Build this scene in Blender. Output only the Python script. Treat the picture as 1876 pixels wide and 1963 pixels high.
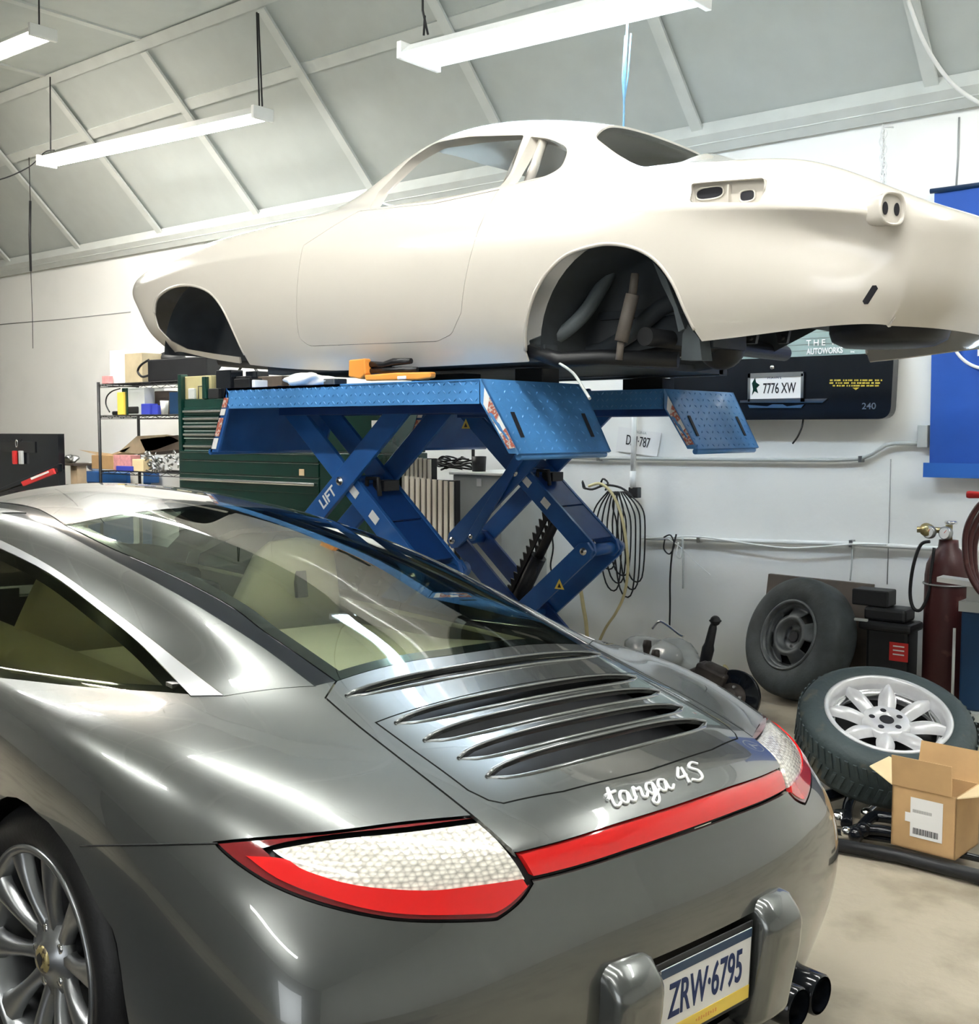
import bpy, bmesh, math, random
import numpy as np
from mathutils import Vector, Matrix
from mathutils.bvhtree import BVHTree
random.seed(7)
for o_ in list(bpy.data.objects): bpy.data.objects.remove(o_)
scn = bpy.context.scene; COL = scn.collection
PI = math.pi
# ---------------------------------------------------------------- camera
FOC = 2150.; CAMH = 1.53; HOR = 825.; PHI = math.radians(39.5)
PITCH = math.atan((981.5-HOR)/FOC)
cf2 = np.array([-math.sin(PHI), math.cos(PHI)]); cr2 = np.array([math.cos(PHI), math.sin(PHI)])
CAM = np.array([0, 0, CAMH]); CR = np.array([cr2[0], cr2[1], 0])
CF = np.array([cf2[0]*math.cos(PITCH), cf2[1]*math.cos(PITCH), -math.sin(PITCH)]); CU = np.cross(CR, CF)
cam = bpy.data.cameras.new('camera'); camo = bpy.data.objects.new('camera', cam); COL.objects.link(camo)
cam.sensor_fit = 'HORIZONTAL'; cam.sensor_width = 36; cam.lens = 36*FOC/1876; cam.clip_start = .05; cam.clip_end = 100
camo.matrix_world = Matrix(((CR[0], CU[0], -CF[0], 0), (CR[1], CU[1], -CF[1], 0), (CR[2], CU[2], -CF[2], CAMH), (0, 0, 0, 1)))
scn.camera = camo
# ---------------------------------------------------------------- world, exposure
scn.view_settings.view_transform = 'Standard'; scn.view_settings.look = 'None'
scn.view_settings.gamma = 1; scn.view_settings.use_curve_mapping = False
scn.view_settings.exposure = 1.64
wd = bpy.data.worlds.new('world'); scn.world = wd; wd.use_nodes = True
wb = wd.node_tree.nodes['Background']; wb.inputs[0].default_value = (.93, .97, 1, 1); wb.inputs[1].default_value = 1.2
TUBE = 24.0     # fluorescent tube strength
# ---------------------------------------------------------------- pixel helpers: a pixel of the photo to a point on a plane
def ray(px, py): return CF + CR*(px-938)/FOC + CU*(981.5-py)/FOC
def U(px, py, ax, val):
    d = ray(px, py); i = 'xyz'.index(ax); return CAM + d*(val-CAM[i])/d[i]
def V(p): return Vector([float(c) for c in p])
# ---------------------------------------------------------------- materials
def mat(name, col, rough=.5, metal=0., coat=0., spec=.5, noise=.06, nscale=6., bump=0., bscale=60., trans=0., emit=0., ior=1.45, col2=None, c2t=(.5, .7), aniso=None):
    m = bpy.data.materials.new(name); m.use_nodes = True; nt = m.node_tree; b = nt.nodes['Principled BSDF']
    b.inputs['Roughness'].default_value = rough; b.inputs['Metallic'].default_value = metal
    b.inputs['Coat Weight'].default_value = coat; b.inputs['Coat Roughness'].default_value = .03
    b.inputs['Specular IOR Level'].default_value = spec; b.inputs['IOR'].default_value = ior
    b.inputs['Transmission Weight'].default_value = trans
    c = (*col, 1)
    if noise > 0 or col2:
        tc = nt.nodes.new('ShaderNodeTexCoord'); n = nt.nodes.new('ShaderNodeTexNoise')
        n.inputs['Scale'].default_value = nscale; n.inputs['Detail'].default_value = 6
        nt.links.new(tc.outputs['Object'], n.inputs['Vector'])
        r = nt.nodes.new('ShaderNodeValToRGB')
        if col2:
            r.color_ramp.elements[0].position = c2t[0]; r.color_ramp.elements[1].position = c2t[1]
            r.color_ramp.elements[0].color = c; r.color_ramp.elements[1].color = (*col2, 1)
        else:
            r.color_ramp.elements[0].position = .3; r.color_ramp.elements[1].position = .7
            r.color_ramp.elements[0].color = (*[x*(1-noise) for x in col], 1); r.color_ramp.elements[1].color = (*[min(1, x*(1+noise)) for x in col], 1)
        nt.links.new(n.outputs['Fac'], r.inputs['Fac']); nt.links.new(r.outputs['Color'], b.inputs['Base Color'])
    else: b.inputs['Base Color'].default_value = c
    if bump > 0:
        tc2 = nt.nodes.new('ShaderNodeTexCoord'); n2 = nt.nodes.new('ShaderNodeTexNoise'); n2.inputs['Scale'].default_value = bscale; n2.inputs['Detail'].default_value = 5
        nt.links.new(tc2.outputs['Object'], n2.inputs['Vector']); bp = nt.nodes.new('ShaderNodeBump'); bp.inputs['Strength'].default_value = bump; bp.inputs['Distance'].default_value = .01
        nt.links.new(n2.outputs['Fac'], bp.inputs['Height']); nt.links.new(bp.outputs['Normal'], b.inputs['Normal'])
    if emit > 0:
        b.inputs['Emission Color'].default_value = c; b.inputs['Emission Strength'].default_value = emit
    return m
M = {}
M['wall'] = mat('painted_wall', (.89, .90, .87), .6, noise=0, bump=.25, bscale=14, col2=(.82, .84, .81), nscale=1.3, c2t=(.55, .75))
M['ceil'] = mat('ceiling_panel', (.50, .54, .52), .5, noise=.03, bump=.05, bscale=3)
M['beam'] = mat('ceiling_batten', (.60, .635, .61), .45, noise=.05)
M['floor'] = mat('concrete_floor', (.42, .375, .29), .55, noise=0, bump=.35, bscale=30, col2=(.20, .17, .12), nscale=3.0, c2t=(.48, .72))
M['seamdark'] = mat('joint_grey', (.35, .36, .35), .8, noise=0)  # grey of the wall joints and of small print
M['black'] = mat('black_plastic', (.012, .013, .015), .45, noise=.2)
M['blackg'] = mat('black_gloss', (.008, .010, .014), .12, noise=0)
M['rubber'] = mat('tyre_rubber', (.045, .055, .058), .62, noise=.35, nscale=9, bump=.15, bscale=80)
M['rubber_new'] = mat('car_tyre', (.009, .009, .010), .5, noise=.2, bump=.1, bscale=80)
M['chrome'] = mat('chrome', (.8, .8, .8), .12, 1, noise=0)
M['steel'] = mat('grey_steel', (.38, .39, .39), .35, 1, noise=.2)
M['whiteplastic'] = mat('white_plastic', (.82, .84, .82), .4, noise=.03)
M['white'] = mat('white_paint', (.85, .85, .83), .45, noise=.02)
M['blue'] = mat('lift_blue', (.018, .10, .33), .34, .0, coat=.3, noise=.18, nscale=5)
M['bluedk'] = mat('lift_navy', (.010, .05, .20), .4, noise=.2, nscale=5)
M['green'] = mat('toolbox_green', (.004, .034, .026), .22, coat=.4, noise=.15, nscale=4)
M['alu'] = mat('polished_aluminium', (.80, .81, .82), .25, 1, noise=.05)
M['card'] = mat('cardboard', (.50, .32, .15), .75, noise=.1, nscale=8)
M['cardlt'] = mat('cardboard_light', (.74, .60, .36), .75, noise=.06)
M['paper'] = mat('white_paper', (.85, .85, .84), .6, noise=0)
M['ink'] = mat('black_ink', (.01, .01, .015), .6, noise=0)
M['inkblue'] = mat('blue_ink', (.012, .03, .12), .6, noise=0)
M['yellow'] = mat('yellow_plastic', (.85, .62, .10), .45, noise=.05)
M['orange'] = mat('orange_plastic', (.85, .33, .06), .4, noise=.05)
M['red'] = mat('red_paint', (.60, .03, .03), .35, noise=.08)
M['maroon'] = mat('gas_maroon', (.062, .016, .016), .42, noise=0, col2=(.22, .10, .09), nscale=9, c2t=(.6, .8))
M['hose'] = mat('yellow_hose', (.60, .52, .28), .5, noise=.12)
M['banner'] = mat('banner_blue', (.012, .085, .42), .6, noise=.05, bump=.1, bscale=200)
M['wood'] = mat('pale_wood', (.62, .47, .30), .6, noise=.12, nscale=12)
M['brown'] = mat('brown_board', (.085, .065, .05), .6, noise=.35, nscale=5)
M['rust'] = mat('rusty_iron', (.05, .042, .038), .55, .3, noise=.4, nscale=14)
M['grey'] = mat('grey_enamel', (.48, .51, .50), .4, noise=.05)
M['bluebox'] = mat('blue_plastic', (.02, .12, .38), .4, noise=.05)
M['navy'] = mat('navy_paint', (.01, .04, .10), .35, noise=.1)
M['bag'] = mat('clear_bag', (.55, .58, .58), .15, noise=.1, trans=.4)
M['tan'] = mat('tan_leather', (.60, .53, .39), .5, noise=.05)
M['glow'] = mat('lit_tube', (1, .99, .96), emit=TUBE, noise=0)
M['glowcool'] = mat('lit_tube_cool', (.72, .85, 1), emit=TUBE, noise=0)
M['glowwarm'] = mat('lit_tube_warm', (1, .90, .80), emit=TUBE*1.2, noise=0)
# ---------------------------------------------------------------- objects
def tag(o, label=None, cat=None, group=None, kind=None):
    if label: o['label'] = label
    if cat: o['category'] = cat
    if group: o['group'] = group
    if kind: o['kind'] = kind
    return o
def thing(name, label, cat, loc=(0, 0, 0), group=None, rot=None):
    o = bpy.data.objects.new(name, None); COL.objects.link(o); o.location = V(loc); o.empty_display_size = .1
    if rot: o.rotation_euler = rot
    return tag(o, label, cat, group)
def link(name, me, m=None, parent=None, label=None):
    o = bpy.data.objects.new(name, me); COL.objects.link(o)
    if m is not None:
        for mm in (m if isinstance(m, (list, tuple)) else [m]): me.materials.append(mm)
    if parent is not None:
        o.parent = parent
    if label: o['label'] = label
    return o
class MB:
    """collects shapes (world or local coordinates) for ONE mesh"""
    def __init__(s): s.v = []; s.f = []; s.mi = []; s.sm = []
    def add(s, v, f, mi=0, smooth=False):
        n = len(s.v); s.v += [tuple(float(c) for c in p) for p in v]
        for q in f: s.f.append([n+i for i in q]); s.mi.append(mi); s.sm.append(smooth)
        return s
    def box(s, c, d, rz=0, mi=0, R=None):
        hx, hy, hz = d[0]/2, d[1]/2, d[2]/2
        R = R or Matrix.Rotation(rz, 3, 'Z')
        vs = [Vector(c)+R@Vector((x*hx, y*hy, z*hz)) for z in (-1, 1) for x, y in ((-1, -1), (1, -1), (1, 1), (-1, 1))]
        return s.add(vs, [(3, 2, 1, 0), (4, 5, 6, 7), (0, 1, 5, 4), (1, 2, 6, 5), (2, 3, 7, 6), (3, 0, 4, 7)], mi)
    def bbox(s, lo, hi, mi=0): return s.box([(a+b)/2 for a, b in zip(lo, hi)], [b-a for a, b in zip(lo, hi)], mi=mi)
    def tube(s, pts, r, n=8, mi=0, closed=False, cap=True):
        pts = [Vector(p) for p in pts]; N = len(pts); rr = r if isinstance(r, (list, tuple)) else [r]*N
        vs = []; up = None
        for i, p in enumerate(pts):
            a = pts[(i-1) % N] if (i > 0 or closed) else p; b = pts[(i+1) % N] if (i < N-1 or closed) else p
            t = (b-a).normalized() if (b-a).length > 1e-9 else Vector((0, 0, 1))
            if up is None: up = t.orthogonal().normalized()
            up = (up - t*up.dot(t))
            if up.length < 1e-6: up = t.orthogonal()
            up.normalize(); w = t.cross(up)
            for k in range(n):
                a_ = 2*PI*k/n; vs.append(p+(up*math.cos(a_)+w*math.sin(a_))*rr[i])
        fs = []
        for i in range(N if closed else N-1):
            j = (i+1) % N
            for k in range(n): fs.append((i*n+k, i*n+(k+1) % n, j*n+(k+1) % n, j*n+k))
        s.add(vs, fs, mi, True)
        if cap and not closed:
            s.add(vs[:n], [tuple(range(n))[::-1]], mi); s.add(vs[-n:], [tuple(range(n))], mi)
        return s
    def cyl(s, a, b, r, n=16, mi=0): return s.tube([a, b], r, n, mi)
    def lathe(s, prof, org, axis, n=32, mi=0, smooth=True):
        """prof: (radius, height along axis)"""
        ax = Vector(axis).normalized(); u = ax.orthogonal().normalized(); w = ax.cross(u); org = Vector(org)
        vs = [org+ax*h+(u*math.cos(2*PI*k/n)+w*math.sin(2*PI*k/n))*r for r, h in prof for k in range(n)]
        fs = [(i*n+k, i*n+(k+1) % n, (i+1)*n+(k+1) % n, (i+1)*n+k) for i in range(len(prof)-1) for k in range(n)]
        return s.add(vs, fs, mi, smooth)
    def prism(s, poly, d, mi=0, smooth=False):
        """closed 3D polygon extruded by vector d"""
        n = len(poly); d = Vector(d); P = [Vector(p) for p in poly]
        s.add(P+[p+d for p in P], [tuple(range(n))[::-1], tuple(range(n, 2*n))]+[(i, (i+1) % n, n+(i+1) % n, n+i) for i in range(n)], mi)
        return s
    def grid(s, rows, mi=0, smooth=True):
        nr, nc = len(rows), len(rows[0])
        return s.add([p for r in rows for p in r], [(i*nc+j, i*nc+j+1, (i+1)*nc+j+1, (i+1)*nc+j) for i in range(nr-1) for j in range(nc-1)], mi, smooth)
    def ball(s, c, r, mi=0, n=12, sc=(1, 1, 1)):
        rows = [[(c[0]+r*sc[0]*math.sin(PI*i/n)*math.cos(2*PI*j/n), c[1]+r*sc[1]*math.sin(PI*i/n)*math.sin(2*PI*j/n), c[2]+r*sc[2]*math.cos(PI*i/n)) for j in range(n+1)] for i in range(n+1)]
        return s.grid(rows, mi)
    def mesh(s, name, weld=0.):
        me = bpy.data.meshes.new(name); me.from_pydata(s.v, [], s.f); me.update()
        me.polygons.foreach_set('material_index', s.mi); me.polygons.foreach_set('use_smooth', s.sm)
        bm = bmesh.new(); bm.from_mesh(me)
        bmesh.ops.remove_doubles(bm, verts=bm.verts, dist=weld or 1e-6)
        bmesh.ops.recalc_face_normals(bm, faces=bm.faces); bm.to_mesh(me); bm.free()
        return me
    def build(s, name, m, parent=None, label=None, bevel=0., seg=2, weld=0.):
        o = link(name, s.mesh(name, weld), m, parent, label)
        if parent is not None and parent.type == 'EMPTY' or parent is not None:
            # vertices are given in world coordinates: bring them into the parent's frame
            o.data.transform(PINV(parent))
        if bevel > 0:
            bv = o.modifiers.new('bevel', 'BEVEL'); bv.width = bevel; bv.segments = seg; bv.limit_method = 'ANGLE'; bv.angle_limit = math.radians(40)
            bv.harden_normals = False
        return o
def WM(o):
    m = Matrix.LocRotScale(o.location, o.rotation_euler, o.scale)
    return WM(o.parent)@m if o.parent else m
def PINV(p): return WM(p).inverted()
def centre(o):
    """move a single-mesh thing's origin to its base"""
    me = o.data; c = [v.co for v in me.vertices]
    p = Vector(((min(v.x for v in c)+max(v.x for v in c))/2, (min(v.y for v in c)+max(v.y for v in c))/2, min(v.z for v in c)))
    me.transform(Matrix.Translation(-p)); o.location = p; return o
def single(mb, name, m, label, cat, group=None, bevel=0.): return tag(centre(mb.build(name, m, bevel=bevel)), label, cat, group)
def struct(mb, name, m, bevel=0.): return tag(mb.build(name, m, bevel=bevel), kind='structure')
def crom(P, n=6, closed=False):
    P = [np.array(p, float) for p in P]; N = len(P); out = []
    for i in range(N if closed else N-1):
        g = lambda k: P[k % N] if closed else P[min(max(k, 0), N-1)]
        a, b, c, d = g(i-1), g(i), g(i+1), g(i+2)
        for k in range(n):
            t = k/n; out.append(.5*((2*b)+(-a+c)*t+(2*a-5*b+4*c-d)*t*t+(-a+3*b-3*c+d)*t**3))
    if not closed: out.append(P[-1])
    return out
def text(s, name, loc, xdir, updir, h, m, parent, ext=.0008, squeeze=1., align='CENTER', bold=0., shear=0., sp=1.):
    """lettering as a mesh; loc = centre"""
    c = bpy.data.curves.new(name, 'FONT'); c.body = s; c.size = 1; c.align_x = align; c.align_y = 'CENTER'; c.extrude = ext/h; c.offset = bold; c.shear = shear; c.space_character = sp
    to = bpy.data.objects.new('tmp', c); COL.objects.link(to); dg = bpy.context.evaluated_depsgraph_get()
    me = bpy.data.meshes.new_from_object(to.evaluated_get(dg)); bpy.data.objects.remove(to)
    x = Vector(xdir).normalized(); u = Vector(updir); u = (u-x*u.dot(x)).normalized(); z = x.cross(u)
    k = h/.72
    mt = Matrix(((x.x*k*squeeze, u.x*k, z.x*h, loc[0]), (x.y*k*squeeze, u.y*k, z.y*h, loc[1]), (x.z*k*squeeze, u.z*k, z.z*h, loc[2]), (0, 0, 0, 1)))
    me.transform(PINV(parent)@mt if parent else mt)
    me.materials.clear(); o = link(name, me, m, parent); return o
YW = 6.4
# ================================================================ the room
mb = MB(); mb.bbox((-17, -7, -.1), (5.2, YW+.2, 0)); struct(mb, 'floor', M['floor'])
mb = MB(); mb.bbox((-17, YW, 0), (5.2, YW+.2, 3.42)); struct(mb, 'wall_back', M['wall'])
mb = MB(); mb.bbox((-17.2, -7, 0), (-17, YW+.2, 4.8)); struct(mb, 'wall_left', M['wall'])
mb = MB(); mb.bbox((5.2, -7, 0), (5.4, YW+.2, 4.8)); struct(mb, 'wall_right', M['wall'])
mb = MB(); mb.bbox((-17, -7.2, 3.2), (5.2, -7, 4.8)); mb.bbox((-17, -7.2, 0), (-1.2, -7, 3.2)); mb.bbox((2.2, -7.2, 0), (5.2, -7, 3.2)); struct(mb, 'wall_front', mat('dim_block_wall', (.22, .23, .22), .7, noise=.1))
# ceiling: steep slope above the back wall, then flat
mb = MB()
pr = [(YW+.2, 3.14), (5.18, 4.56), (-7.2, 4.56)]
mb.prism([(-17, y, z) for y, z in pr]+[(-17, y, z+.12) for y, z in reversed(pr)], (22.2, 0, 0)); struct(mb, 'ceiling', M['ceil'])
def slopez(y): return 3.33+(YW-y)
k = 0
def batten(mb_):
    global k; k += 1; struct(mb_, 'trim_%d' % k, M['beam'])
# long battens along the wall
mb = MB(); mb.prism([(-17, YW+.01, 3.26), (-17, YW-.04, 3.25), (-17, YW-.13, 3.34), (-17, YW-.10, 3.42), (-17, YW+.01, 3.36)], (22.2, 0, 0)); mb.box((-6, YW-.045, 3.30), (22.2, .09, .012)); batten(mb)
for yy in (5.58, 5.20):
    z = slopez(yy) if yy > 5.2 else 4.53
    mb = MB(); Rx = Matrix.Rotation(-PI/4, 3, 'X'); mb.box((-5.9, yy, z-.005), (22.2, .085, .022), R=Rx); batten(mb)
for yy in (4.0, 2.8, 1.6):
    mb = MB(); mb.box((-5.9, yy, 4.55), (22.2, .085, .02)); batten(mb)
for xx in [-2.1-1.42*i for i in range(10)]:
    mb = MB(); Rx = Matrix.Rotation(-PI/4, 3, 'X')
    mb.box((xx, (YW+5.2)/2-.02, slopez((YW+5.2)/2)-.035), (.075, 1.62, .02), R=Rx); mb.box((xx, 2.7, 4.552), (.07, 5, .016)); batten(mb)
# joints of the wall sheathing
def wline(pts, r=.004, m='seamdark', nm=None):
    global k; k += 1
    mb = MB(); P = [U(a, b, 'y', YW-.002) for a, b in pts]; mb.tube(P, r, 6); return struct(mb, 'trim_%d' % k, M[m])
wline([(0, 622), (120, 612), (250, 598)], .005)
wline([(1707, 880), (1704, 1000), (1700, 1120)], .003)
wline([(1838, 225), (1836, 300), (1832, 362)], .006)
# ================================================================ hanging lamps
def lamp(a, b, w, ntube, glow, label, wires=(), wm='black', drop=True, cord=None, ext=1.0):
    a, b = Vector(a), Vector(b); d = (b-a); L = d.length; u = d.normalized(); s = u.cross(Vector((0, 0, 1))).normalized(); up = s.cross(u)
    t = thing('ceiling_lamp', label, 'lamp', (a+b)/2, 'fluorescent tube lamps hung from the ceiling')
    mb = MB(); P = [(-w/2, .0), (-w*.28, .055), (w*.28, .055), (w/2, .0), (w*.42, .0), (w*.22, .045), (-w*.22, .045), (-w*.42, .0)]
    mb.prism([a+s*p+up*q for p, q in P], d); mb.build('housing', M['whiteplastic'], t)
    for i in range(ntube):
        o = (i-(ntube-1)/2)*w*.42
        mb = MB(); mb.cyl(a+s*o+u*.03-up*.005, b+s*o-u*.03-up*.005, .019, 12); mb.build('tube', M[glow], t)
    for e, sg in ((a, 1), (b, -1)):
        mb = MB(); mb.box(e+u*sg*.012+up*.015, (.03, w*1.02, .085), R=Matrix((u, s, up)).transposed()); mb.build('end_cap', M['whiteplastic'], t, bevel=.004)
    for wp in wires:
        mb = MB(); mb.tube(wp, .006, 6); mb.build('hanger', M[wm], t)
    if cord: mb = MB(); mb.tube(crom(cord, 6), .006, 6); mb.build('cord', M['black'], t)
    return t
A0, A1 = U(88, 314, 'y', 5.0), U(505, 222, 'y', 5.0)
wa, wa2 = U(97, 290, 'y', 5.0), U(497, 205, 'y', 5.0)
lamp(A0, A1, .17, 2, 'glow', 'lit tube lamp on two black hangers above the pale car shell nose', [
    [wa, U(96, 148, 'y', 5.15)], [wa2, U(492, 24, 'y', 5.1)], [wa2+np.array([.03, 0, 0]), U(495, 26, 'y', 5.1)]], cord=[U(104, 288, 'y', 5.0), U(85, 292, 'y', 5.0), U(55, 320, 'y', 4.95), U(0, 344, 'y', 4.9), U(-60, 350, 'y', 4.9)])
B0 = U(800, 116, 'y', 4.35); B1 = U(1330, -12, 'y', 4.35); 
lamp(B0, B1, .30, 2, 'glowcool', 'lit bluish tube lamp above the roof of the pale car shell', [
    [U(820, 66, 'y', 4.35), U(810, 20, 'y', 4.35), (U(810, 20, 'y', 4.35)[0], 4.35, 4.55)], [U(812, 68, 'y', 4.35), U(814, 30, 'y', 4.35)]])
C1 = U(84, 66, 'y', 4.2); C0 = C1+np.array([-2.4, 0, .03])
lamp(C0, C1, .20, 2, 'glowwarm', 'lit warm tube lamp in the top left corner close to the ceiling', [[C1+np.array([-.06, 0, .03]), (C1[0]-.05, 4.2, 4.56)]])
# lamps over the near end of the bay, beyond the picture's edge; their streaks show in the paintwork, save for the added ones
for i, (x0, x1, y, z, lb) in enumerate([(-4.6, -2.3, 2.3, 4.1, 'tube lamp hung over the dark car roof, above the picture'), (-1.9, .5, 2.3, 4.0, 'tube lamp hung over the right side of the bay'),
                                (-6.6, -4.2, .2, 4.0, 'tube lamp hung over the front of the dark car'), (-2.6, -.2, .2, 4.0, 'tube lamp hung over the tail of the dark car'), (-2.4, 0, -3.0, 4.0, 'tube lamp hung well behind the viewpoint'), (-.7, 1.7, 4.7, 3.85, 'added unseen tube lamp beyond the right edge, brightening the back wall'), (-10.2, -7.6, 3.2, 3.9, 'added unseen tube lamp beyond the left edge, brightening the wall by the shelving')]):  # back wall and left edge lamps are added, unseen, to brighten the wall
    lamp((x0, y, z), (x1, y, z), .2, 2, 'glow', lb, [[(x0+.1, y, z+.05), (x0+.1, y, 4.56)], [(x1-.1, y, z+.05), (x1-.1, y, 4.56)]])
def cordthing(pts, r, m, label, cat='cord', name='cord', n=6, group=None, smooth=6, closed=False):
    mb = MB(); mb.tube(crom(pts, smooth, closed) if len(pts) > 2 else pts, r, 6, closed=closed); return single(mb, name, M[m], label, cat, group)
M['bluecord'] = mat('blue_cord', (.10, .22, .33), .5, noise=.05)
c0 = U(1203, 66, 'y', 4.42)
mb = MB(); mb.tube([U(1203, 28, 'y', 4.375), U(1197, 150, 'y', 4.40), U(1195, 243, 'y', 4.45)], .005, 6); mb.tube([U(1209, 64, 'y', 4.42), U(1203, 150, 'y', 4.45), U(1197, 190, 'y', 4.45)], .0035, 6); mb.tube([U(1198, 68, 'y', 4.42), U(1193, 150, 'y', 4.45), U(1195, 200, 'y', 4.45)], .0035, 6)
single(mb, 'hanging_cord', M['bluecord'], 'bluish cords hanging from the bright lamp down behind the shell roof', 'cord')
mb = MB(); mb.tube([U(58, 385, 'y', 5.6), U(57, 450, 'y', 5.6), U(59, 520, 'y', 5.6)], .012, 6); mb.tube([U(59, 520, 'y', 5.6), U(62, 600, 'y', 5.6), U(63, 668, 'y', 5.6)], .003, 6); mb.tube([U(58, 385, 'y', 5.6), (U(58, 385, 'y', 5.6)[0], 5.6, 4.155)], .004, 6)
single(mb, 'hanging_cord', M['black'], 'dark cord hanging alone by the left edge in front of the wall', 'cord')
cordthing([U(1740, 0, 'y', 5.9), U(1768, 75, 'y', 6.0), U(1800, 130, 'y', 6.1), U(1835, 170, 'y', 6.2), U(1880, 200, 'y', 6.3)], .012, 'whiteplastic', 'pale cable sagging down the sloped ceiling at top right', 'cable', 'cable')

# chain
mb = MB()
for i in range(15):
    q = U(1692+math.sin(i*1.7)*1.5, 248+i*7.8, 'y', 6.22); R = .017; a = Vector((1, 0, 0)) if i % 2 else Vector((0, 1, 0))
    mb.tube([Vector(q)+a*R*math.cos(2*PI*j/10)+Vector((0, 0, 1))*1.5*R*math.sin(2*PI*j/10) for j in range(10)], .004, 6, closed=True)
q = U(1692, 244, 'y', 6.22); mb.tube([q, (q[0], 6.37, q[2]+.03)], .005, 6)
single(mb, 'chain', M['whiteplastic'], 'pale metal chain hanging from the ceiling edge above the shell tail', 'chain')

# ================================================================ scissor lift
LX0, LX1, LTOP, LBOT = -4.32, -2.77, 1.727, 1.632
lift = thing('scissor_lift', 'blue diamond-plate scissor lift holding up the pale car shell', 'car lift', (-3.6, 4.3, 0))
def lozenges(mb, org, ux, uy, L, W, nx, ny, nrm, h=.004):
    org, ux, uy, nrm = Vector(org), Vector(ux).normalized(), Vector(uy).normalized(), Vector(nrm).normalized()
    for i in range(nx):
        for j in range(ny):
            c = org+ux*(i+.5)*L/nx+uy*(j+.5)*W/ny
            a = (ux+uy).normalized() if (i+j) % 2 else (ux-uy).normalized(); b = nrm.cross(a)
            l, w = .011, .0035
            q = [c-a*l, c-b*w, c+a*l, c+b*w]
            mb.add([p for p in q]+[c+nrm*h], [(0, 1, 4), (1, 2, 4), (2, 3, 4), (3, 0, 4)], 0)
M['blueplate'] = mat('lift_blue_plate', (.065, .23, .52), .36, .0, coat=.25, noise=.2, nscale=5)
def platform(y0, y1, x1s):
    mb = MB(); mb.bbox((LX0, y0, LBOT), (LX1, y0+.012, LTOP)); mb.bbox((LX0, y1-.012, LBOT), (LX1, y1, LTOP)); mb.bbox((LX0, y0, LTOP-.012), (LX1, y1, LTOP)); mb.bbox((LX0, y0, LBOT), (LX0+.012, y1, LTOP)); mb.bbox((LX1-.012, y0, LBOT), (LX1, y1, LTOP))
    lozenges(mb, (LX0, y0, LBOT), (1, 0, 0), (0, 0, 1), LX1-LX0, LTOP-LBOT, 56, 3, (0, -1, 0))
    o = mb.build('platform', M['blueplate'], lift)
    # the drop flap at the rear end
    a, b = Vector((LX1+.004, y0, LTOP)), Vector((LX1+.004, y1, LTOP)); dn = Vector((.15, 0, -.285)); n = Vector((.285, 0, .15)).normalized(); t = .012
    mb = MB(); sh = .05
    A = [a, b, b+dn*1.0+Vector((0, .0, 0)), a+dn+Vector((0, sh, 0))]
    mb.prism(A, -n*t); mb.prism([a, a+dn+Vector((0, sh, 0)), a+dn+Vector((-.05, sh, 0)), a+Vector((-.0, 0, -.09))], (0, .012, 0)); mb.prism([b, b+dn, b+dn+Vector((-.05, 0, 0)), b+Vector((0, 0, -.09))], (0, -.012, 0))
    lozenges(mb, a+Vector((0, .04, 0)), (0, 1, 0), dn, y1-y0-.06, dn.length, 12, 9, n)
    mb.cyl(a+dn+Vector((-.02, sh+.02, -.012)), b+dn+Vector((-.02, -.02, -.012)), .014, 10)
    fl = mb.build('drop_flap', M['blueplate'], lift)
    for s_ in (.16, .86):
        c = a.lerp(b, s_)+dn*.62+n*.002; mb = MB(); mb.prism([c+dn*.17+Vector((0, -.011, 0)), c+dn*.17+Vector((0, .011, 0)), c-dn*.17+Vector((0, .011, 0)), c-dn*.17+Vector((0, -.011, 0))], n*.003); mb.build('slot', M['ink'], fl)
    # warning stickers on the near cheek of the flap
    for i, (f0, f1, mm) in enumerate([(.12, .25, 'paper'), (.25, .50, 'sticker'), (.50, .66, 'paper'), (.66, .92, 'sticker')]):
        pa = Vector((0, -.0022, 0)); e0 = a+Vector((0, 0, -.09))*(1-f0)+(dn+Vector((-.05, sh, 0)))*f0; e1 = a+Vector((0, 0, -.09))*(1-f1)+(dn+Vector((-.05, sh, 0)))*f1
        g0 = a.lerp(a+dn+Vector((0, sh, 0)), f0); g1 = a.lerp(a+dn+Vector((0, sh, 0)), f1); e0 = g0.lerp(e0, .8); e1 = g1.lerp(e1, .8)
        mb = MB(); mb.prism([g0+pa, g1+pa, e1+pa, e0+pa], (0, -.0015, 0)); s = mb.build('sticker', M[mm], fl)
    # front flap, hanging steeply, seen from its shaded inner side
    a, b = Vector((LX0-.004, y0, LTOP)), Vector((LX0-.004, y1, LTOP)); dn = Vector((-.13, 0, -.30)); n = Vector((-.30, 0, .13)).normalized()
    mb = MB(); mb.prism([a, b, b+dn, a+dn], -n*t); mb.prism([a, a+dn, a+dn+Vector((.06, 0, 0)), a+Vector((.02, 0, -.09))], (0, .012, 0)); mb.prism([b, b+dn, b+dn+Vector((.06, 0, 0)), b+Vector((.02, 0, -.09))], (0, -.012, 0)); mb.cyl(a+dn, b+dn, .014, 10)
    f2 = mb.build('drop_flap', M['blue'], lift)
    for f0, f1, mm in ((.15, .3, 'sticker'), (.32, .42, 'paper'), (.46, .75, 'sticker'), (.78, .95, 'paper')):
        g0, g1 = a.lerp(a+dn, f0), a.lerp(a+dn, f1); pa = Vector((.008, -.0022, 0)); w = Vector((.035, 0, 0)); mb = MB(); mb.prism([g0+pa, g1+pa, g1+pa+w, g0+pa+w], (0, -.0015, 0)); mb.build('sticker', M[mm], f2)
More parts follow.
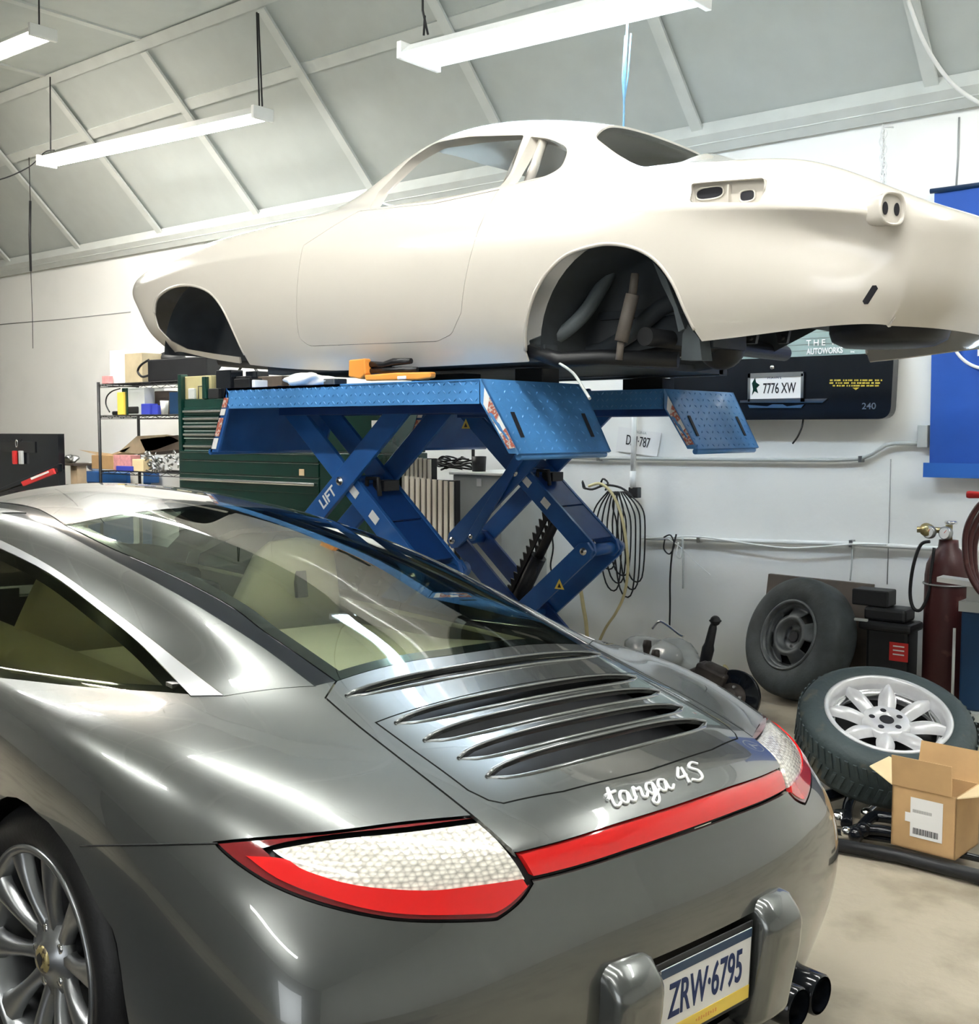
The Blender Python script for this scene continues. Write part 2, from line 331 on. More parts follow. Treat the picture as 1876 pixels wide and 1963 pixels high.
M['sticker'] = mat('warning_sticker', (.45, .12, .08), .4, noise=0, col2=(.6, .55, .5), nscale=90, c2t=(.5, .55))
XC, DX, ZT, ZM, ZB = -3.81, .46, 1.70, .895, .10
def bar(name, p, q, w, t, m, y, parent, holes=()):
    p, q = Vector((p[0], y, p[1])), Vector((q[0], y, q[1])); u = (q-p).normalized(); s = Vector((-u.z, 0, u.x)); mb = MB()
    P = [p-u*w*.4+s*w*.25, p+s*w/2-u*.0, q+s*w/2, q+u*w*.4+s*w*.25, q+u*w*.4-s*w*.25, q-s*w/2, p-s*w/2, p-u*w*.4-s*w*.25]
    mb.prism([x-Vector((0, t/2, 0)) for x in P], (0, t, 0)); return mb.build(name, M[m], parent, bevel=.002, seg=1)
def bolt(x, z, y, parent, r=.02, L=.02):
    mb = MB(); mb.lathe([(0, L), (r*.55, L), (r*.6, L*.7), (r, L*.7), (r*1.05, L*.5), (r*1.05, 0)], (x, y, z), (0, -1, 0), 20); o = mb.build('pivot_bolt', M['alu'], parent)
    mb = MB(); mb.lathe([(0, 0), (r*.4, 0), (r*.4, .003), (0, .003)], (x, y-L, z), (0, -1, 0), 12); mb.build('bolt_socket', M['ink'], o)
def scissor(yo, yi, sgn):
    W_, T_ = .105, .022
    zc = (ZT+ZM)/2; zl = (ZM+ZB)/2; o1, o2 = yo+.028, yi-.028
    # upper X: the outer pair rises to the right (rear), the inner pair to the left
    for y in (yo, yi): bar('scissor_arm', (XC-DX, ZM), (XC+DX, ZT), W_, T_, 'blue', y, lift)
    for y in (o1, o2): bar('scissor_arm', (XC+DX, ZM), (XC-DX, ZT), W_, T_, 'blue', y, lift)
    # lower X
    for y in (yo, yi): bar('scissor_arm', (XC+DX, ZM), (XC-DX, ZB), W_, T_, 'blue', y, lift)
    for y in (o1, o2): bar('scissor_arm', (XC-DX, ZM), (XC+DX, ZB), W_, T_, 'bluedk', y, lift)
    for x, z, y in ((XC, zc, yo-.012), (XC, zc, yi-.012), (XC+DX, ZM, yo-.012), (XC-DX, ZM, yo-.012), (XC, zl, yo-.012)): bolt(x, z, y, lift)
    for x, z in ((XC, zc), (XC, zl), (XC+DX, ZM), (XC-DX, ZM)):
        mb = MB(); mb.cyl((x, yo, z), (x, yi+.05, z), .034 if z == ZM else .022, 16); mb.build('pivot_tube', M['blue'], lift)
    # cover plates between the inner arms, and a link bar
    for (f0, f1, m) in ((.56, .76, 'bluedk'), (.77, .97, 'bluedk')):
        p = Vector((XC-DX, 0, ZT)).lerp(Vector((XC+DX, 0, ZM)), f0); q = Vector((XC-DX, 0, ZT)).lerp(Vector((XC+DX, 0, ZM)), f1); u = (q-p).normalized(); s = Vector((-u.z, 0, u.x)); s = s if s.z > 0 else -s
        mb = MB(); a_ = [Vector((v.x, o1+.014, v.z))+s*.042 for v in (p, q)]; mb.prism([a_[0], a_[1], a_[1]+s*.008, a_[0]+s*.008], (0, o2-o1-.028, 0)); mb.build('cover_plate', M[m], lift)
    p = Vector((XC-DX, 0, ZT)).lerp(Vector((XC+DX, 0, ZM)), .62); mb = MB(); mb.box((p.x+.03, (o1+o2)/2, p.z+.075), (.075, .10, .05)); mb.tube([(p.x-.02, o1+.03, p.z+.04), (p.x-.01, o1+.03, p.z+.11), (p.x+.06, o1+.03, p.z+.11), (p.x+.07, o1+.03, p.z+.03)], .012, 8); mb.build('latch', M['black'], lift, bevel=.006)
    # parallel link with small bolts
    if yo > 4: bar('link', (XC-.30, ZM+.035), (XC+.12, zc+.20), .06, .016, 'blue', yo-.028, lift)
    for x, z in ((XC-.30, ZM+.035), (XC+.12, zc+.20)):
        if yo > 4: bolt(x, z, yo-.036, lift, .013, .012)
    # ram and toothed safety ratchet
    p, q = Vector((XC-.22, (yo+yi)/2+.02, ZB+.28)), Vector((XC+.20, (yo+yi)/2+.02, ZM+.22)); mb = MB(); mb.cyl(p, p.lerp(q, .6), .045, 20); mb.cyl(p.lerp(q, .55), q, .026, 16); mb.cyl(p-Vector((0, .05, 0)), p+Vector((0, .05, 0)), .05, 16); mb.build('hydraulic_ram', M['black'], lift)
    u = (q-p).normalized(); s = Vector((-u.z, 0, u.x)); poly = []
    L = (q-p).length*.9; nT = 17
    for i in range(nT): poly += [p+u*L*i/nT+s*.055, p+u*(L*(i+.85)/nT)+s*.085]
    poly += [p+u*L+s*.035, p+s*.035]
    mb = MB(); mb.prism([v-Vector((0, .04, 0)) for v in poly], (0, .014, 0)); mb.prism([v+Vector((0, .04, 0)) for v in poly], (0, .014, 0)); mb.build('safety_ratchet', M['black'], lift)
    # white service stickers on the inner arms
    for f_ in (.30, .44):
        p = Vector((XC+DX, yo+.0165-.0, ZM)).lerp(Vector((XC-DX, yo+.0165, ZT)), f_); d__ = Vector((-2*DX, 0, ZT-ZM)).normalized(); s__ = Vector((-d__.z, 0, d__.x)); mb = MB(); mb.prism([p-d__*.03-s__*.02, p+d__*.03-s__*.02, p+d__*.03+s__*.02, p-d__*.03+s__*.02], (0, -.0015, 0)); mb.build('sticker', M['paper'], lift)
    # base frame on the floor
    mb = MB(); mb.bbox((XC-.75, yo-.03, 0), (XC+.72, yo+.04, .09)); mb.bbox((XC-.75, yi-.04, 0), (XC+.72, yi+.05, .09)); mb.bbox((XC-.75, yo, 0), (XC-.66, yi, .05)); mb.bbox((XC+.62, yo, 0), (XC+.72, yi, .05)); mb.build('base_frame', M['blue'], lift)
    # runner rails under the platform
    mb = MB(); mb.bbox((LX0+.1, yo-.03, LBOT-.03), (LX1-.05, yo+.03, LTOP-.012)); mb.bbox((LX0+.1, yi-.03, LBOT-.03), (LX1-.05, yi+.03, LTOP-.012)); mb.build('runner_rail', M['bluedk'], lift)
platform(3.30, 3.98, 0); platform(4.66, 5.36, 0)
scissor(3.56, 3.84, 1); scissor(4.86, 5.14, 1)
for (x, z, y, s_) in ((XC+.30, .70, 4.86, 1), (XC-.36, 1.56, 4.86, 1), (XC+.30, .70, 3.56, 1)):
    c = Vector((x, y-.0125, z)); mb = MB(); mb.prism([c+Vector((-.032, 0, -.02)), c+Vector((.032, 0, -.02)), c+Vector((0, 0, .036))], (0, -.001, 0)); st = mb.build('warning_triangle', M['yellow'], lift)
    mb = MB(); mb.prism([c+Vector((-.012, -.001, -.012)), c+Vector((.012, -.001, -.012)), c+Vector((0, -.001, .012))], (0, -.0008, 0)); mb.build('triangle_mark', M['ink'], st)
d_ = Vector((2*DX, 0, ZT-ZM)).normalized(); c = Vector((XC-DX, 3.548, ZM)).lerp(Vector((XC+DX, 3.548, ZT)), .40)
text('LIFT', 'lettering', c, d_, (-d_.z, 0, d_.x), .052, M['paper'], lift, bold=.02, squeeze=.95)
for f0, f1 in ((.12, .30),):
    p = Vector((XC+DX, 3.576, ZM)).lerp(Vector((XC-DX, 3.576, ZT)), .5)
M['blockrubber'] = mat('rubber_block', (.012, .013, .014), .7, noise=.3)
for (a, b, y, lb) in ((1003, 1056, 3.83, 'black rubber block under the sill at the rear of the near platform'), (840, 905, 3.75, 'thin black rubber block midway along the near platform'), (1205, 1281, 4.95, 'black rubber block on the far platform, under the rear of the shell')):
    P0, P1 = U(a, 728, 'y', y), U(b, 728, 'y', y); h = .064 if 'thin' not in lb else .05
    mb = MB(); mb.bbox((P0[0], y-.06, LTOP+.001), (P1[0], y+.06, LTOP+h)); single(mb, 'rubber_block', M['blockrubber'], lb, 'block', bevel=.004)
# ================================================================ cut-sheet helpers (car bodies are thin shells cut into panels)
def subsurf(verts, faces, levels, name='cage', crease=()):
    me = bpy.data.meshes.new(name); me.from_pydata([tuple(map(float, v)) for v in verts], [], faces); me.update()
    bm = bmesh.new(); bm.from_mesh(me); bmesh.ops.remove_doubles(bm, verts=bm.verts, dist=1e-5); bmesh.ops.recalc_face_normals(bm, faces=bm.faces)
    if crease:
        cl = bm.edges.layers.float.new('crease_edge')
        for e in bm.edges:
            for fn, val in crease:
                if fn(e.verts[0].co, e.verts[1].co): e[cl] = val
    bm.to_mesh(me); bm.free()
    o = bpy.data.objects.new(name, me); COL.objects.link(o)
    md = o.modifiers.new('s', 'SUBSURF'); md.levels = levels; md.render_levels = levels; md.boundary_smooth = 'PRESERVE_CORNERS'
    dg = bpy.context.evaluated_depsgraph_get(); out = bpy.data.meshes.new_from_object(o.evaluated_get(dg)); bpy.data.objects.remove(o); return out
class Skin:
    """outer surface with smooth normals; makes shells and re-applies the normals after cutting"""
    def __init__(s, me, t=.006):
        s.me = me; n = len(me.vertices)
        co = np.empty(n*3); me.vertices.foreach_get('co', co); s.co = co.reshape(-1, 3)
        s.no = np.array([v.normal[:] for v in me.vertices])
        s.faces = [tuple(p.vertices) for p in me.polygons]
        s.bvh = BVHTree.FromPolygons([Vector(c) for c in s.co], s.faces)
        s.t = t
    def shell(s, t=None, off=0.):
        t = t or s.t; n = len(s.co); bm = bmesh.new(); bm.from_mesh(s.me)
        be = [e for e in bm.edges if len(e.link_faces) == 1]
        vs = np.vstack([s.co+s.no*off, s.co-s.no*(t-off)]); fs = list(s.faces)+[tuple(reversed([i+n for i in f])) for f in s.faces]
        for e in be:
            f = e.link_faces[0]; a, b = e.verts[0].index, e.verts[1].index
            idx = [v.index for v in f.verts]; i = idx.index(a)
            if idx[(i+1) % len(idx)] != b: a, b = b, a
            fs.append((b, a, a+n, b+n))
        bm.free(); me = bpy.data.meshes.new('shell'); me.from_pydata([tuple(v) for v in vs], [], fs); me.update(); return me
    def hit(s, o, d):
        h = s.bvh.ray_cast(Vector(o), Vector(d).normalized()); return h[0]
    def renormal(s, me, off=0.):
        nl = len(me.loops); out = [None]*nl; cache = {}
        for p in me.polygons:
            p.use_smooth = True
            for li in p.loop_indices:
                vi = me.loops[li].vertex_index
                if vi not in cache:
                    c = me.vertices[vi].co; loc, nrm, fi, d = s.bvh.find_nearest(c)
                    f = s.faces[fi]; w = np.array([1/((Vector(s.co[k])-loc).length+1e-5)**2 for k in f]); nn = (s.no[list(f)]*w[:, None]).sum(0)
                    cache[vi] = Vector(nn).normalized()
                n = cache[vi]; dt = p.normal.dot(n)
                out[li] = n if dt > .55 else (-n if dt < -.55 else p.normal.copy())
        me.normals_split_custom_set([tuple(v) for v in out])
        return me
def boolean(me, cutters, op):
    """cutters: list of meshes (each closed)"""
    o = bpy.data.objects.new('w', me); COL.objects.link(o); tmp = []
    for c in cutters:
        co = bpy.data.objects.new('c', c); COL.objects.link(co); tmp.append(co)
        m = o.modifiers.new('b', 'BOOLEAN'); m.operation = op; m.object = co; m.solver = 'MANIFOLD'
    dg = bpy.context.evaluated_depsgraph_get(); out = bpy.data.meshes.new_from_object(o.evaluated_get(dg))
    if len(out.polygons) == 0:
        for m in o.modifiers: m.solver = 'EXACT'
        dg = bpy.context.evaluated_depsgraph_get(); dg.update(); out = bpy.data.meshes.new_from_object(o.evaluated_get(dg))
    for t in tmp+[o]: bpy.data.objects.remove(t)
    out.materials.clear(); return out
def poly_offset(P, g):
    P = np.array(P, float); n = len(P); A = sum(P[i][0]*P[(i+1) % n][1]-P[(i+1) % n][0]*P[i][1] for i in range(n)); sg = 1 if A > 0 else -1; out = []
    for i in range(n):
        a, b, c = P[i-1], P[i], P[(i+1) % n]; e1 = (b-a)/(np.linalg.norm(b-a)+1e-9); e2 = (c-b)/(np.linalg.norm(c-b)+1e-9)
        n1 = np.array([e1[1], -e1[0]])*sg; n2 = np.array([e2[1], -e2[0]])*sg; m = n1+n2; l = m@n1
        out.append(b+m/max(l, .35)*g)
    return out
def prism2(P, basis, org, t0, t1, g=0.):
    """2D polygon in plane (a,b) at org, extruded along d from t0 to t1"""
    a, b, d = [np.array(v, float) for v in basis]; org = np.array(org, float)
    if g: P = poly_offset(P, g)
    v0 = [org+a*p[0]+b*p[1]+d*t0 for p in P]; v1 = [org+a*p[0]+b*p[1]+d*t1 for p in P]; n = len(P)
    me = bpy.data.meshes.new('prism'); me.from_pydata([tuple(v) for v in v0+v1], [], [tuple(range(n)), tuple(range(n, 2*n))[::-1]]+[(i, n+i, n+(i+1) % n, (i+1) % n) for i in range(n)]); me.update()
    bm = bmesh.new(); bm.from_mesh(me); bmesh.ops.recalc_face_normals(bm, faces=bm.faces); bmesh.ops.triangulate(bm, faces=[f for f in bm.faces if len(f.verts) > 4]); bm.to_mesh(me); bm.free(); return me
def rounded(P, r, n=4):
    out = []; P = [np.array(p, float) for p in P]; N = len(P); rr = r if isinstance(r, (list, tuple)) else [r]*N
    for i in range(N):
        a, b, c = P[i-1], P[i], P[(i+1) % N]; la, lc = np.linalg.norm(a-b), np.linalg.norm(c-b); q = min(rr[i], la*.45, lc*.45)
        if q < 1e-5: out.append(b); continue
        p0 = b+(a-b)/la*q; p1 = b+(c-b)/lc*q
        for k in range(n+1): t = k/n; out.append(p0*(1-t)**2+2*b*t*(1-t)+p1*t*t)
    return out
# ================================================================ the dark grey car
YA, RO, PT = .816, -.0286, .0272
cr3, cf3, ZZ = np.array([*cr2, 0]), np.array([*cf2, 0]), np.array([0, 0, 1.])
bx = math.cos(YA)*cr3-math.sin(YA)*cf3; by = math.sin(YA)*cr3+math.cos(YA)*cf3
PO = -.345*cr3+2.976*cf3
PX = math.cos(PT)*bx-math.sin(PT)*ZZ; _z = math.sin(PT)*bx+math.cos(PT)*ZZ
PY = math.cos(RO)*by+math.sin(RO)*_z; PZ = -math.sin(RO)*by+math.cos(RO)*_z
car = thing('sports_car', 'dark grey coupe with its glass hatch and louvred engine lid nearest the viewer', 'car', PO)
car.rotation_euler = Matrix((PX, PY, PZ)).transposed().to_euler()
CM = WM(car); CMI = CM.inverted()
camL = CMI@V(CAM)
def rayL(px, py): return (CMI.to_3x3()@V(ray(px, py))).normalized()
def lnk(name, me, m, parent=None, label=None): return link(name, me, m, parent or car, label)
class LB(MB):     # collector in the car's own frame
    def build(s, name, m, parent=None, label=None, bevel=0., seg=2, weld=0.):
        o = link(name, s.mesh(name, weld), m, parent or car, label)
        if bevel > 0:
            bv = o.modifiers.new('bevel', 'BEVEL'); bv.width = bevel; bv.segments = seg; bv.limit_method = 'ANGLE'; bv.angle_limit = math.radians(40)
        return o
M['paint'] = mat('meteor_grey_paint', (.125, .132, .128), .27, .72, coat=1., noise=0)
M['silver'] = mat('satin_silver_trim', (.62, .64, .66), .35, .9, noise=0)
M['redlens'] = mat('red_lens', (.62, .012, .012), .08, coat=1., noise=0)
M['redlensdk'] = mat('dark_red_lens', (.16, .01, .012), .1, coat=1., noise=0)
M['glasst'] = mat('tinted_glass', (.70, .80, .72), .0, noise=0, trans=1., ior=1.38)
M['glassd'] = mat('dark_tinted_glass', (.30, .32, .22), .0, noise=0, trans=1., ior=1.12)
M['seal'] = mat('rubber_seal', (.006, .007, .008), .5, noise=0)
def led_cells(m, sc, c0, c1):
    nt = m.node_tree; b = nt.nodes['Principled BSDF']; tc = nt.nodes.new('ShaderNodeTexCoord'); v = nt.nodes.new('ShaderNodeTexVoronoi'); v.inputs['Scale'].default_value = sc; v.inputs['Randomness'].default_value = .35
    r = nt.nodes.new('ShaderNodeValToRGB'); r.color_ramp.elements[0].position = .25; r.color_ramp.elements[0].color = (*c0, 1); r.color_ramp.elements[1].position = .75; r.color_ramp.elements[1].color = (*c1, 1)
    mp = nt.nodes.new('ShaderNodeMapping'); mp.inputs['Scale'].default_value = (1, .8, 1.5); nt.links.new(tc.outputs['Object'], mp.inputs['Vector']); nt.links.new(mp.outputs['Vector'], v.inputs['Vector']); nt.links.new(v.outputs['Distance'], r.inputs['Fac']); nt.links.new(r.outputs['Color'], b.inputs['Base Color'])
    bp = nt.nodes.new('ShaderNodeBump'); bp.inputs['Strength'].default_value = .5; bp.inputs['Distance'].default_value = .003; nt.links.new(v.outputs['Distance'], bp.inputs['Height']); nt.links.new(bp.outputs['Normal'], b.inputs['Normal'])
M['clearlens'] = mat('clear_lamp_lens', (.80, .78, .68), .12, coat=1., noise=0)
led_cells(M['clearlens'], 95, (.88, .85, .76), (.40, .38, .33))
# control cage: right half (y > 0) in the car's frame, x to the rear, z up
top = [  # rows from the tail to the nose, columns from the centreline to the fender crest
 [(1.03, 0, .805), (1.03, .2, .805), (1.015, .38, .802), (.97, .50, .80), (.905, .62, .797), (.845, .71, .79), (.77, .79, .775)],
 [(.90, 0, .868), (.90, .2, .866), (.89, .38, .856), (.86, .49, .842), (.80, .61, .835), (.74, .71, .83), (.67, .81, .805)],
 [(.73, 0, .917), (.73, .2, .914), (.72, .38, .900), (.71, .48, .886), (.67, .60, .878), (.63, .71, .868), (.57, .835, .835)],
 [(.56, 0, .953), (.56, .2, .950), (.56, .40, .937), (.55, .49, .918), (.52, .61, .905), (.50, .72, .897), (.45, .855, .86)],
 [(.41, 0, .990), (.41, .2, .987), (.41, .41, .972), (.41, .49, .952), (.39, .62, .925), (.36, .73, .915), (.32, .87, .875)],
 [(.21, 0, 1.055), (.21, .2, 1.050), (.21, .42, 1.028), (.21, .51, 1.002), (.20, .63, .945), (.18, .74, .925), (.12, .88, .885)],
 [(-.05, 0, 1.12), (-.05, .2, 1.115), (-.05, .43, 1.088), (-.05, .525, 1.058), (-.05, .66, .935), (-.05, .76, .915), (-.05, .885, .880)],
 [(-.35, 0, 1.19), (-.35, .2, 1.185), (-.35, .44, 1.15), (-.35, .55, 1.115), (-.35, .71, .915), (-.35, .785, .895), (-.35, .88, .862)],
 [(-.75, 0, 1.252), (-.75, .2, 1.247), (-.75, .46, 1.205), (-.75, .575, 1.165), (-.75, .76, .885), (-.75, .81, .868), (-.75, .87, .835)],
 [(-1.2, 0, 1.298), (-1.2, .2, 1.29), (-1.2, .47, 1.242), (-1.2, .58, 1.195), (-1.2, .78, .88), (-1.2, .82, .86), (-1.2, .87, .82)],
 [(-1.7, 0, 1.305), (-1.7, .2, 1.295), (-1.7, .47, 1.24), (-1.7, .57, 1.16), (-1.7, .77, .88), (-1.7, .82, .86), (-1.7, .87, .82)],
 [(-2.1, 0, 1.24), (-2.1, .2, 1.22), (-2.1, .49, 1.13), (-2.1, .58, .99), (-2.1, .73, .88), (-2.1, .80, .86), (-2.1, .87, .81)],
 [(-2.55, 0, 1.0), (-2.55, .2, .98), (-2.5, .45, .93), (-2.45, .58, .87), (-2.45, .70, .865), (-2.45, .78, .85), (-2.45, .86, .79)],
 [(-2.85, 0, .77), (-2.85, .2, .77), (-2.85, .4, .775), (-2.85, .52, .80), (-2.85, .64, .82), (-2.85, .73, .80), (-2.85, .82, .73)],
 [(-3.2, 0, .64), (-3.2, .2, .64), (-3.18, .4, .64), (-3.15, .52, .65), (-3.1, .64, .66), (-3.06, .72, .65), (-3.0, .80, .60)]]
rear = [[(1.05, .0, .735), (1.048, .2, .735), (1.032, .38, .732), (1.0, .50, .728), (.945, .62, .725), (.895, .73, .718), (.825, .81, .705)],
        [(1.105, 0, .62), (1.10, .2, .62), (1.085, .38, .62), (1.055, .51, .62), (1.015, .64, .62), (.97, .75, .615), (.90, .85, .61)],
        [(1.115, 0, .44), (1.11, .2, .44), (1.09, .38, .44), (1.065, .52, .44), (1.03, .65, .44), (.985, .76, .44), (.915, .865, .44)],
        [(1.04, 0, .235), (1.04, .2, .235), (1.03, .38, .235), (1.005, .52, .235), (.965, .63, .235), (.915, .73, .235), (.85, .81, .235)]]
side = {1: [(.74, .862, .715), (.785, .885, .61), (.79, .895, .44), (.76, .865, .235)], 2: [(.61, .895, .735), (.64, .915, .61), (.64, .92, .43), (.63, .885, .22)]}
for i, c in enumerate(top):
    x = c[6][0]; w = [.92, .93, .92, .87] if x > -.3 else [.90, .905, .905, .86] if x > -.6 else [.885, .895, .90, .85] if x > -2.2 else [.89, .90, .90, .86] if x > -2.7 else [.85, .87, .87, .82]
    if i > 2: side[i] = [(x, w[0], c[6][2]-.10), (x, w[1], .61), (x, w[2], .42), (x, w[3], .20)]
side[14] = [(-3.05, .81, .52), (-3.07, .80, .42), (-3.07, .79, .32), (-3.02, .76, .2)]
front = [[(-3.32+.16*(y/.8)**2-dx, y, z) for y in (0, .2, .4, .52, .64, .72)]+[side[14][r]] for r, (z, dx) in enumerate([(.53, 0), (.42, .02), (.32, .02), (.2, -.05)])]
verts = []; faces = []; idx = {}
def vid(p):
    verts.append(p); return len(verts)-1
T = [[vid(p) for p in r] for r in top]
RR = [T[0]]+[[vid(p) for p in r] for r in rear]
SS = [[T[i][6]]+([RR[r+1][6] for r in range(4)] if i == 0 else [vid(p) for p in side[i]]) for i in range(15)]
FF = [T[14]]+[[vid(p) for p in r[:6]]+[SS[14][q+1]] for q, r in enumerate(front)]
for i in range(14):
    for j in range(6): faces.append((T[i][j], T[i+1][j], T[i+1][j+1], T[i][j+1]))
for A_, B_ in zip(RR[:-1], RR[1:]):
    for j in range(6): faces.append((A_[j], A_[j+1], B_[j+1], B_[j]))
for A_, B_ in zip(SS[:-1], SS[1:]):
    for j in range(4): faces.append((A_[j], B_[j], B_[j+1], A_[j+1]))
for A_, B_ in zip(FF[:-1], FF[1:]):
    for j in range(6): faces.append((A_[j+1], A_[j], B_[j], B_[j+1]))
n = len(verts); allv = verts+[(x, -y, z) for x, y, z in verts]; allf = faces+[tuple(reversed([i+n for i in f])) for f in faces]
body = subsurf(allv, allf, 4, 'car_skin')
SK = Skin(body, .007)
if sum(Vector(SK.no[i]).dot(Vector(SK.co[i])-Vector((-1, 0, .5))) for i in range(0, len(SK.co), 50)) < 0:
    body.flip_normals(); SK = Skin(body, .007)
def surf(px, py):
    h = SK.bvh.ray_cast(camL, rayL(px, py))[0]
    if h is None: raise Exception('miss %s' % ((px, py),))
    return np.array(h)
def zpoly(pts, sm=0):   # pixel outline -> outline on the surface, seen from above
    return [surf(*p)[:2] for p in pts]
mirror = lambda P: [(p[0], -p[1]) for p in reversed(P)]
EX, EY, EZ = (1, 0, 0), (0, 1, 0), (0, 0, 1)
def zprism(P, g=0., z0=.3, z1=1.6): return prism2(P, (EX, EY, EZ), (0, 0, 0), z0, z1, g)
# ---- outlines traced on the skin
DL = np.array([0, -.6, .8]); BL = np.array([0, -.8, -.6]); DRr = np.array([0, .6, .8]); BR = np.array([0, .8, -.6])
def lp(px, py): h = surf(px, py); return (h[0], -.8*h[1]-.6*h[2])
def lpt(x, y, z): return (x, -.8*y-.6*z)
def sprism(P, left, g=0., t=(.62, 1.75)):
    return prism2(P, (EX, BL if left else BR, DL if left else DRr), (0, 0, 0), t[0], t[1], g)
railtop = [(602, 1315), (509, 1245), (413, 1183), (336, 1137), (216, 1073), (96, 1011), (0, 983)]
gaptop = [(645, 1305), (513, 1214), (450, 1166), (360, 1116), (216, 1051), (122, 1005)]
trimtop = [(429, 1334), (360, 1281), (288, 1224), (192, 1152), (96, 1085), (0, 1035)]
wintop = [(366, 1335), (312, 1279), (264, 1231), (192, 1172), (96, 1101), (0, 1052)]
winbot = [(366, 1331), (168, 1317), (0, 1299)]
sm = lambda P, n=4: [tuple(p) for p in crom(P, n)]
RT = sm([lp(*p) for p in railtop]); TT = sm([lp(*p) for p in trimtop]); WT = sm([lp(*p) for p in wintop]); WB = sm([lp(*p) for p in winbot]); GT = sm([lp(*p) for p in gaptop])
def ext(P, pts): return P+[lpt(*q) for q in pts]
RTx = ext(RT, [(-1.2, -.475, 1.233), (-1.7, -.475, 1.208), (-2.05, -.49, 1.06)])
GTx = ext(GT, [(-1.2, -.43, 1.243), (-1.7, -.43, 1.218), (-2.02, -.44, 1.075)])
fw = TT[-1][0]; TTx = ext([p for p in TT if p[0] > -1.25], [(-1.3, -.605, 1.165), (-1.75, -.60, 1.10), (-2.15, -.62, .96), (-2.3, -.68, .885)])
WTx = ext([p for p in WT if p[0] > -1.25], [(-1.3, -.62, 1.145), (-1.72, -.615, 1.08), (-2.1, -.64, .95), (-2.2, -.69, .90)])
WBx = ext([p for p in WB if p[0] > -.75], [(-.85, -.775, .872), (-1.3, -.785, .865), (-1.8, -.775, .865), (-2.2, -.735, .87)])
railP = RTx+TTx[::-1]; trimP = TTx+[lpt(-2.32, -.70, .87)]+WBx[::-1][:1]+WTx[::-1]; winP = WTx+WBx[::-1]; gapP = GTx+RTx[::-1]
# hatch, roof, windscreen (seen from above)
def zx(p): return tuple(surf(*p)[:2])
gz = sm([zx(p) for p in gaptop]); sz = [zx(p) for p in [(129, 1007), (240, 985), (341, 974)]]
gb = [zx(p) for p in [(645, 1305), (720, 1282), (792, 1266), (860, 1256)]]
gb = [p for p in gb if p[1] < -.02]
half = sm(gb[::-1], 3)+gz[1:]+sm(sz, 3)[1:]
half = [p for p in half if p[1] < -.01]
xs0, xs1 = half[0][0], min(sz[-1][0], sz[-1][0])-.03
hatchP = [(xs0-.0, 0)]+half+[(xs1, 0)]; hatchP = hatchP+mirror(hatchP[1:-1])
rz = [p for p in sm(sz, 3)]; roofh = [(xs1-.004, 0)]+[p for p in rz[::-1] if p[1] < -.01]+[(-1.2, -.43), (-1.72, -.43)]
roofP = roofh+[(-1.80, -.2), (-1.82, 0)]; roofP = roofP+mirror(roofP[1:-1])
screenP = [(-1.87, 0), (-1.85, -.2), (-1.76, -.5), (-2.25, -.56), (-2.4, -.45), (-2.5, -.2), (-2.52, 0)]; screenP = screenP+mirror(screenP[1:-1])
# deck, engine lid, vents
seam = [zx(p) for p in [(602, 1318), (691, 1395), (801, 1481), (907, 1565), (969, 1620), (993, 1637)]]
barT = [zx(p) for p in [(993, 1637), (1085, 1610), (1176, 1583)]]
deckh = [(gb[-1][0]+.0, 0)]+[p for p in sm(gb[::-1], 3) if p[1] < -.01]+sm(seam, 3)[1:]+[p for p in sm(barT, 3)[1:] if p[1] < -.02]; deckh.append((deckh[-1][0]+.004, 0))
deckP = deckh+mirror(deckh[1:-1])
lidl = [zx(p) for p in [(1080, 1291), (936, 1323), (720, 1385), (792, 1438), (897, 1515), (936, 1534), (965, 1540), (1080, 1517), (1180, 1492)]]
lidl = [p for p in lidl if p[1] < -.01]
lidh = [(lidl[0][0], 0)]+rounded([(9, 9)]+lidl+[(9, 9)], [0, 0, 0, .02]+[0]*9, 3)[1:-1]+[(lidl[-1][0]+.004, 0)]
lidP = lidh+mirror(lidh[1:-1])
slots = []
for k, (a, b, wdt) in enumerate([((745, 1330), (1166, 1249), .034), ((812, 1381), (1229, 1293), .044), ((865, 1415), (1272, 1319), .046), ((913, 1451), (1310, 1350), .048), ((962, 1487), (1353, 1379), .050)]):
    A_, B_ = np.array(zx(a)), np.array(zx(b)); yy = (abs(A_[1])+abs(B_[1]))/2; xx = (A_[0]+B_[0])/2; bow = -.012
    P = []
    n_ = 14
    for i in range(n_+1):
        s_ = -1+2*i/n_; P.append((xx-bow*(s_*s_-1)*-1-wdt*.5*(1-abs(s_)**5)**.6*1.0, s_*yy))
    for i in range(n_-1, 0, -1):
        s_ = -1+2*i/n_; P.append((xx-bow*(s_*s_-1)*-1+wdt*.5*(1-abs(s_)**5)**.6, s_*yy))
    slots.append((P, xx, yy, wdt, bow))
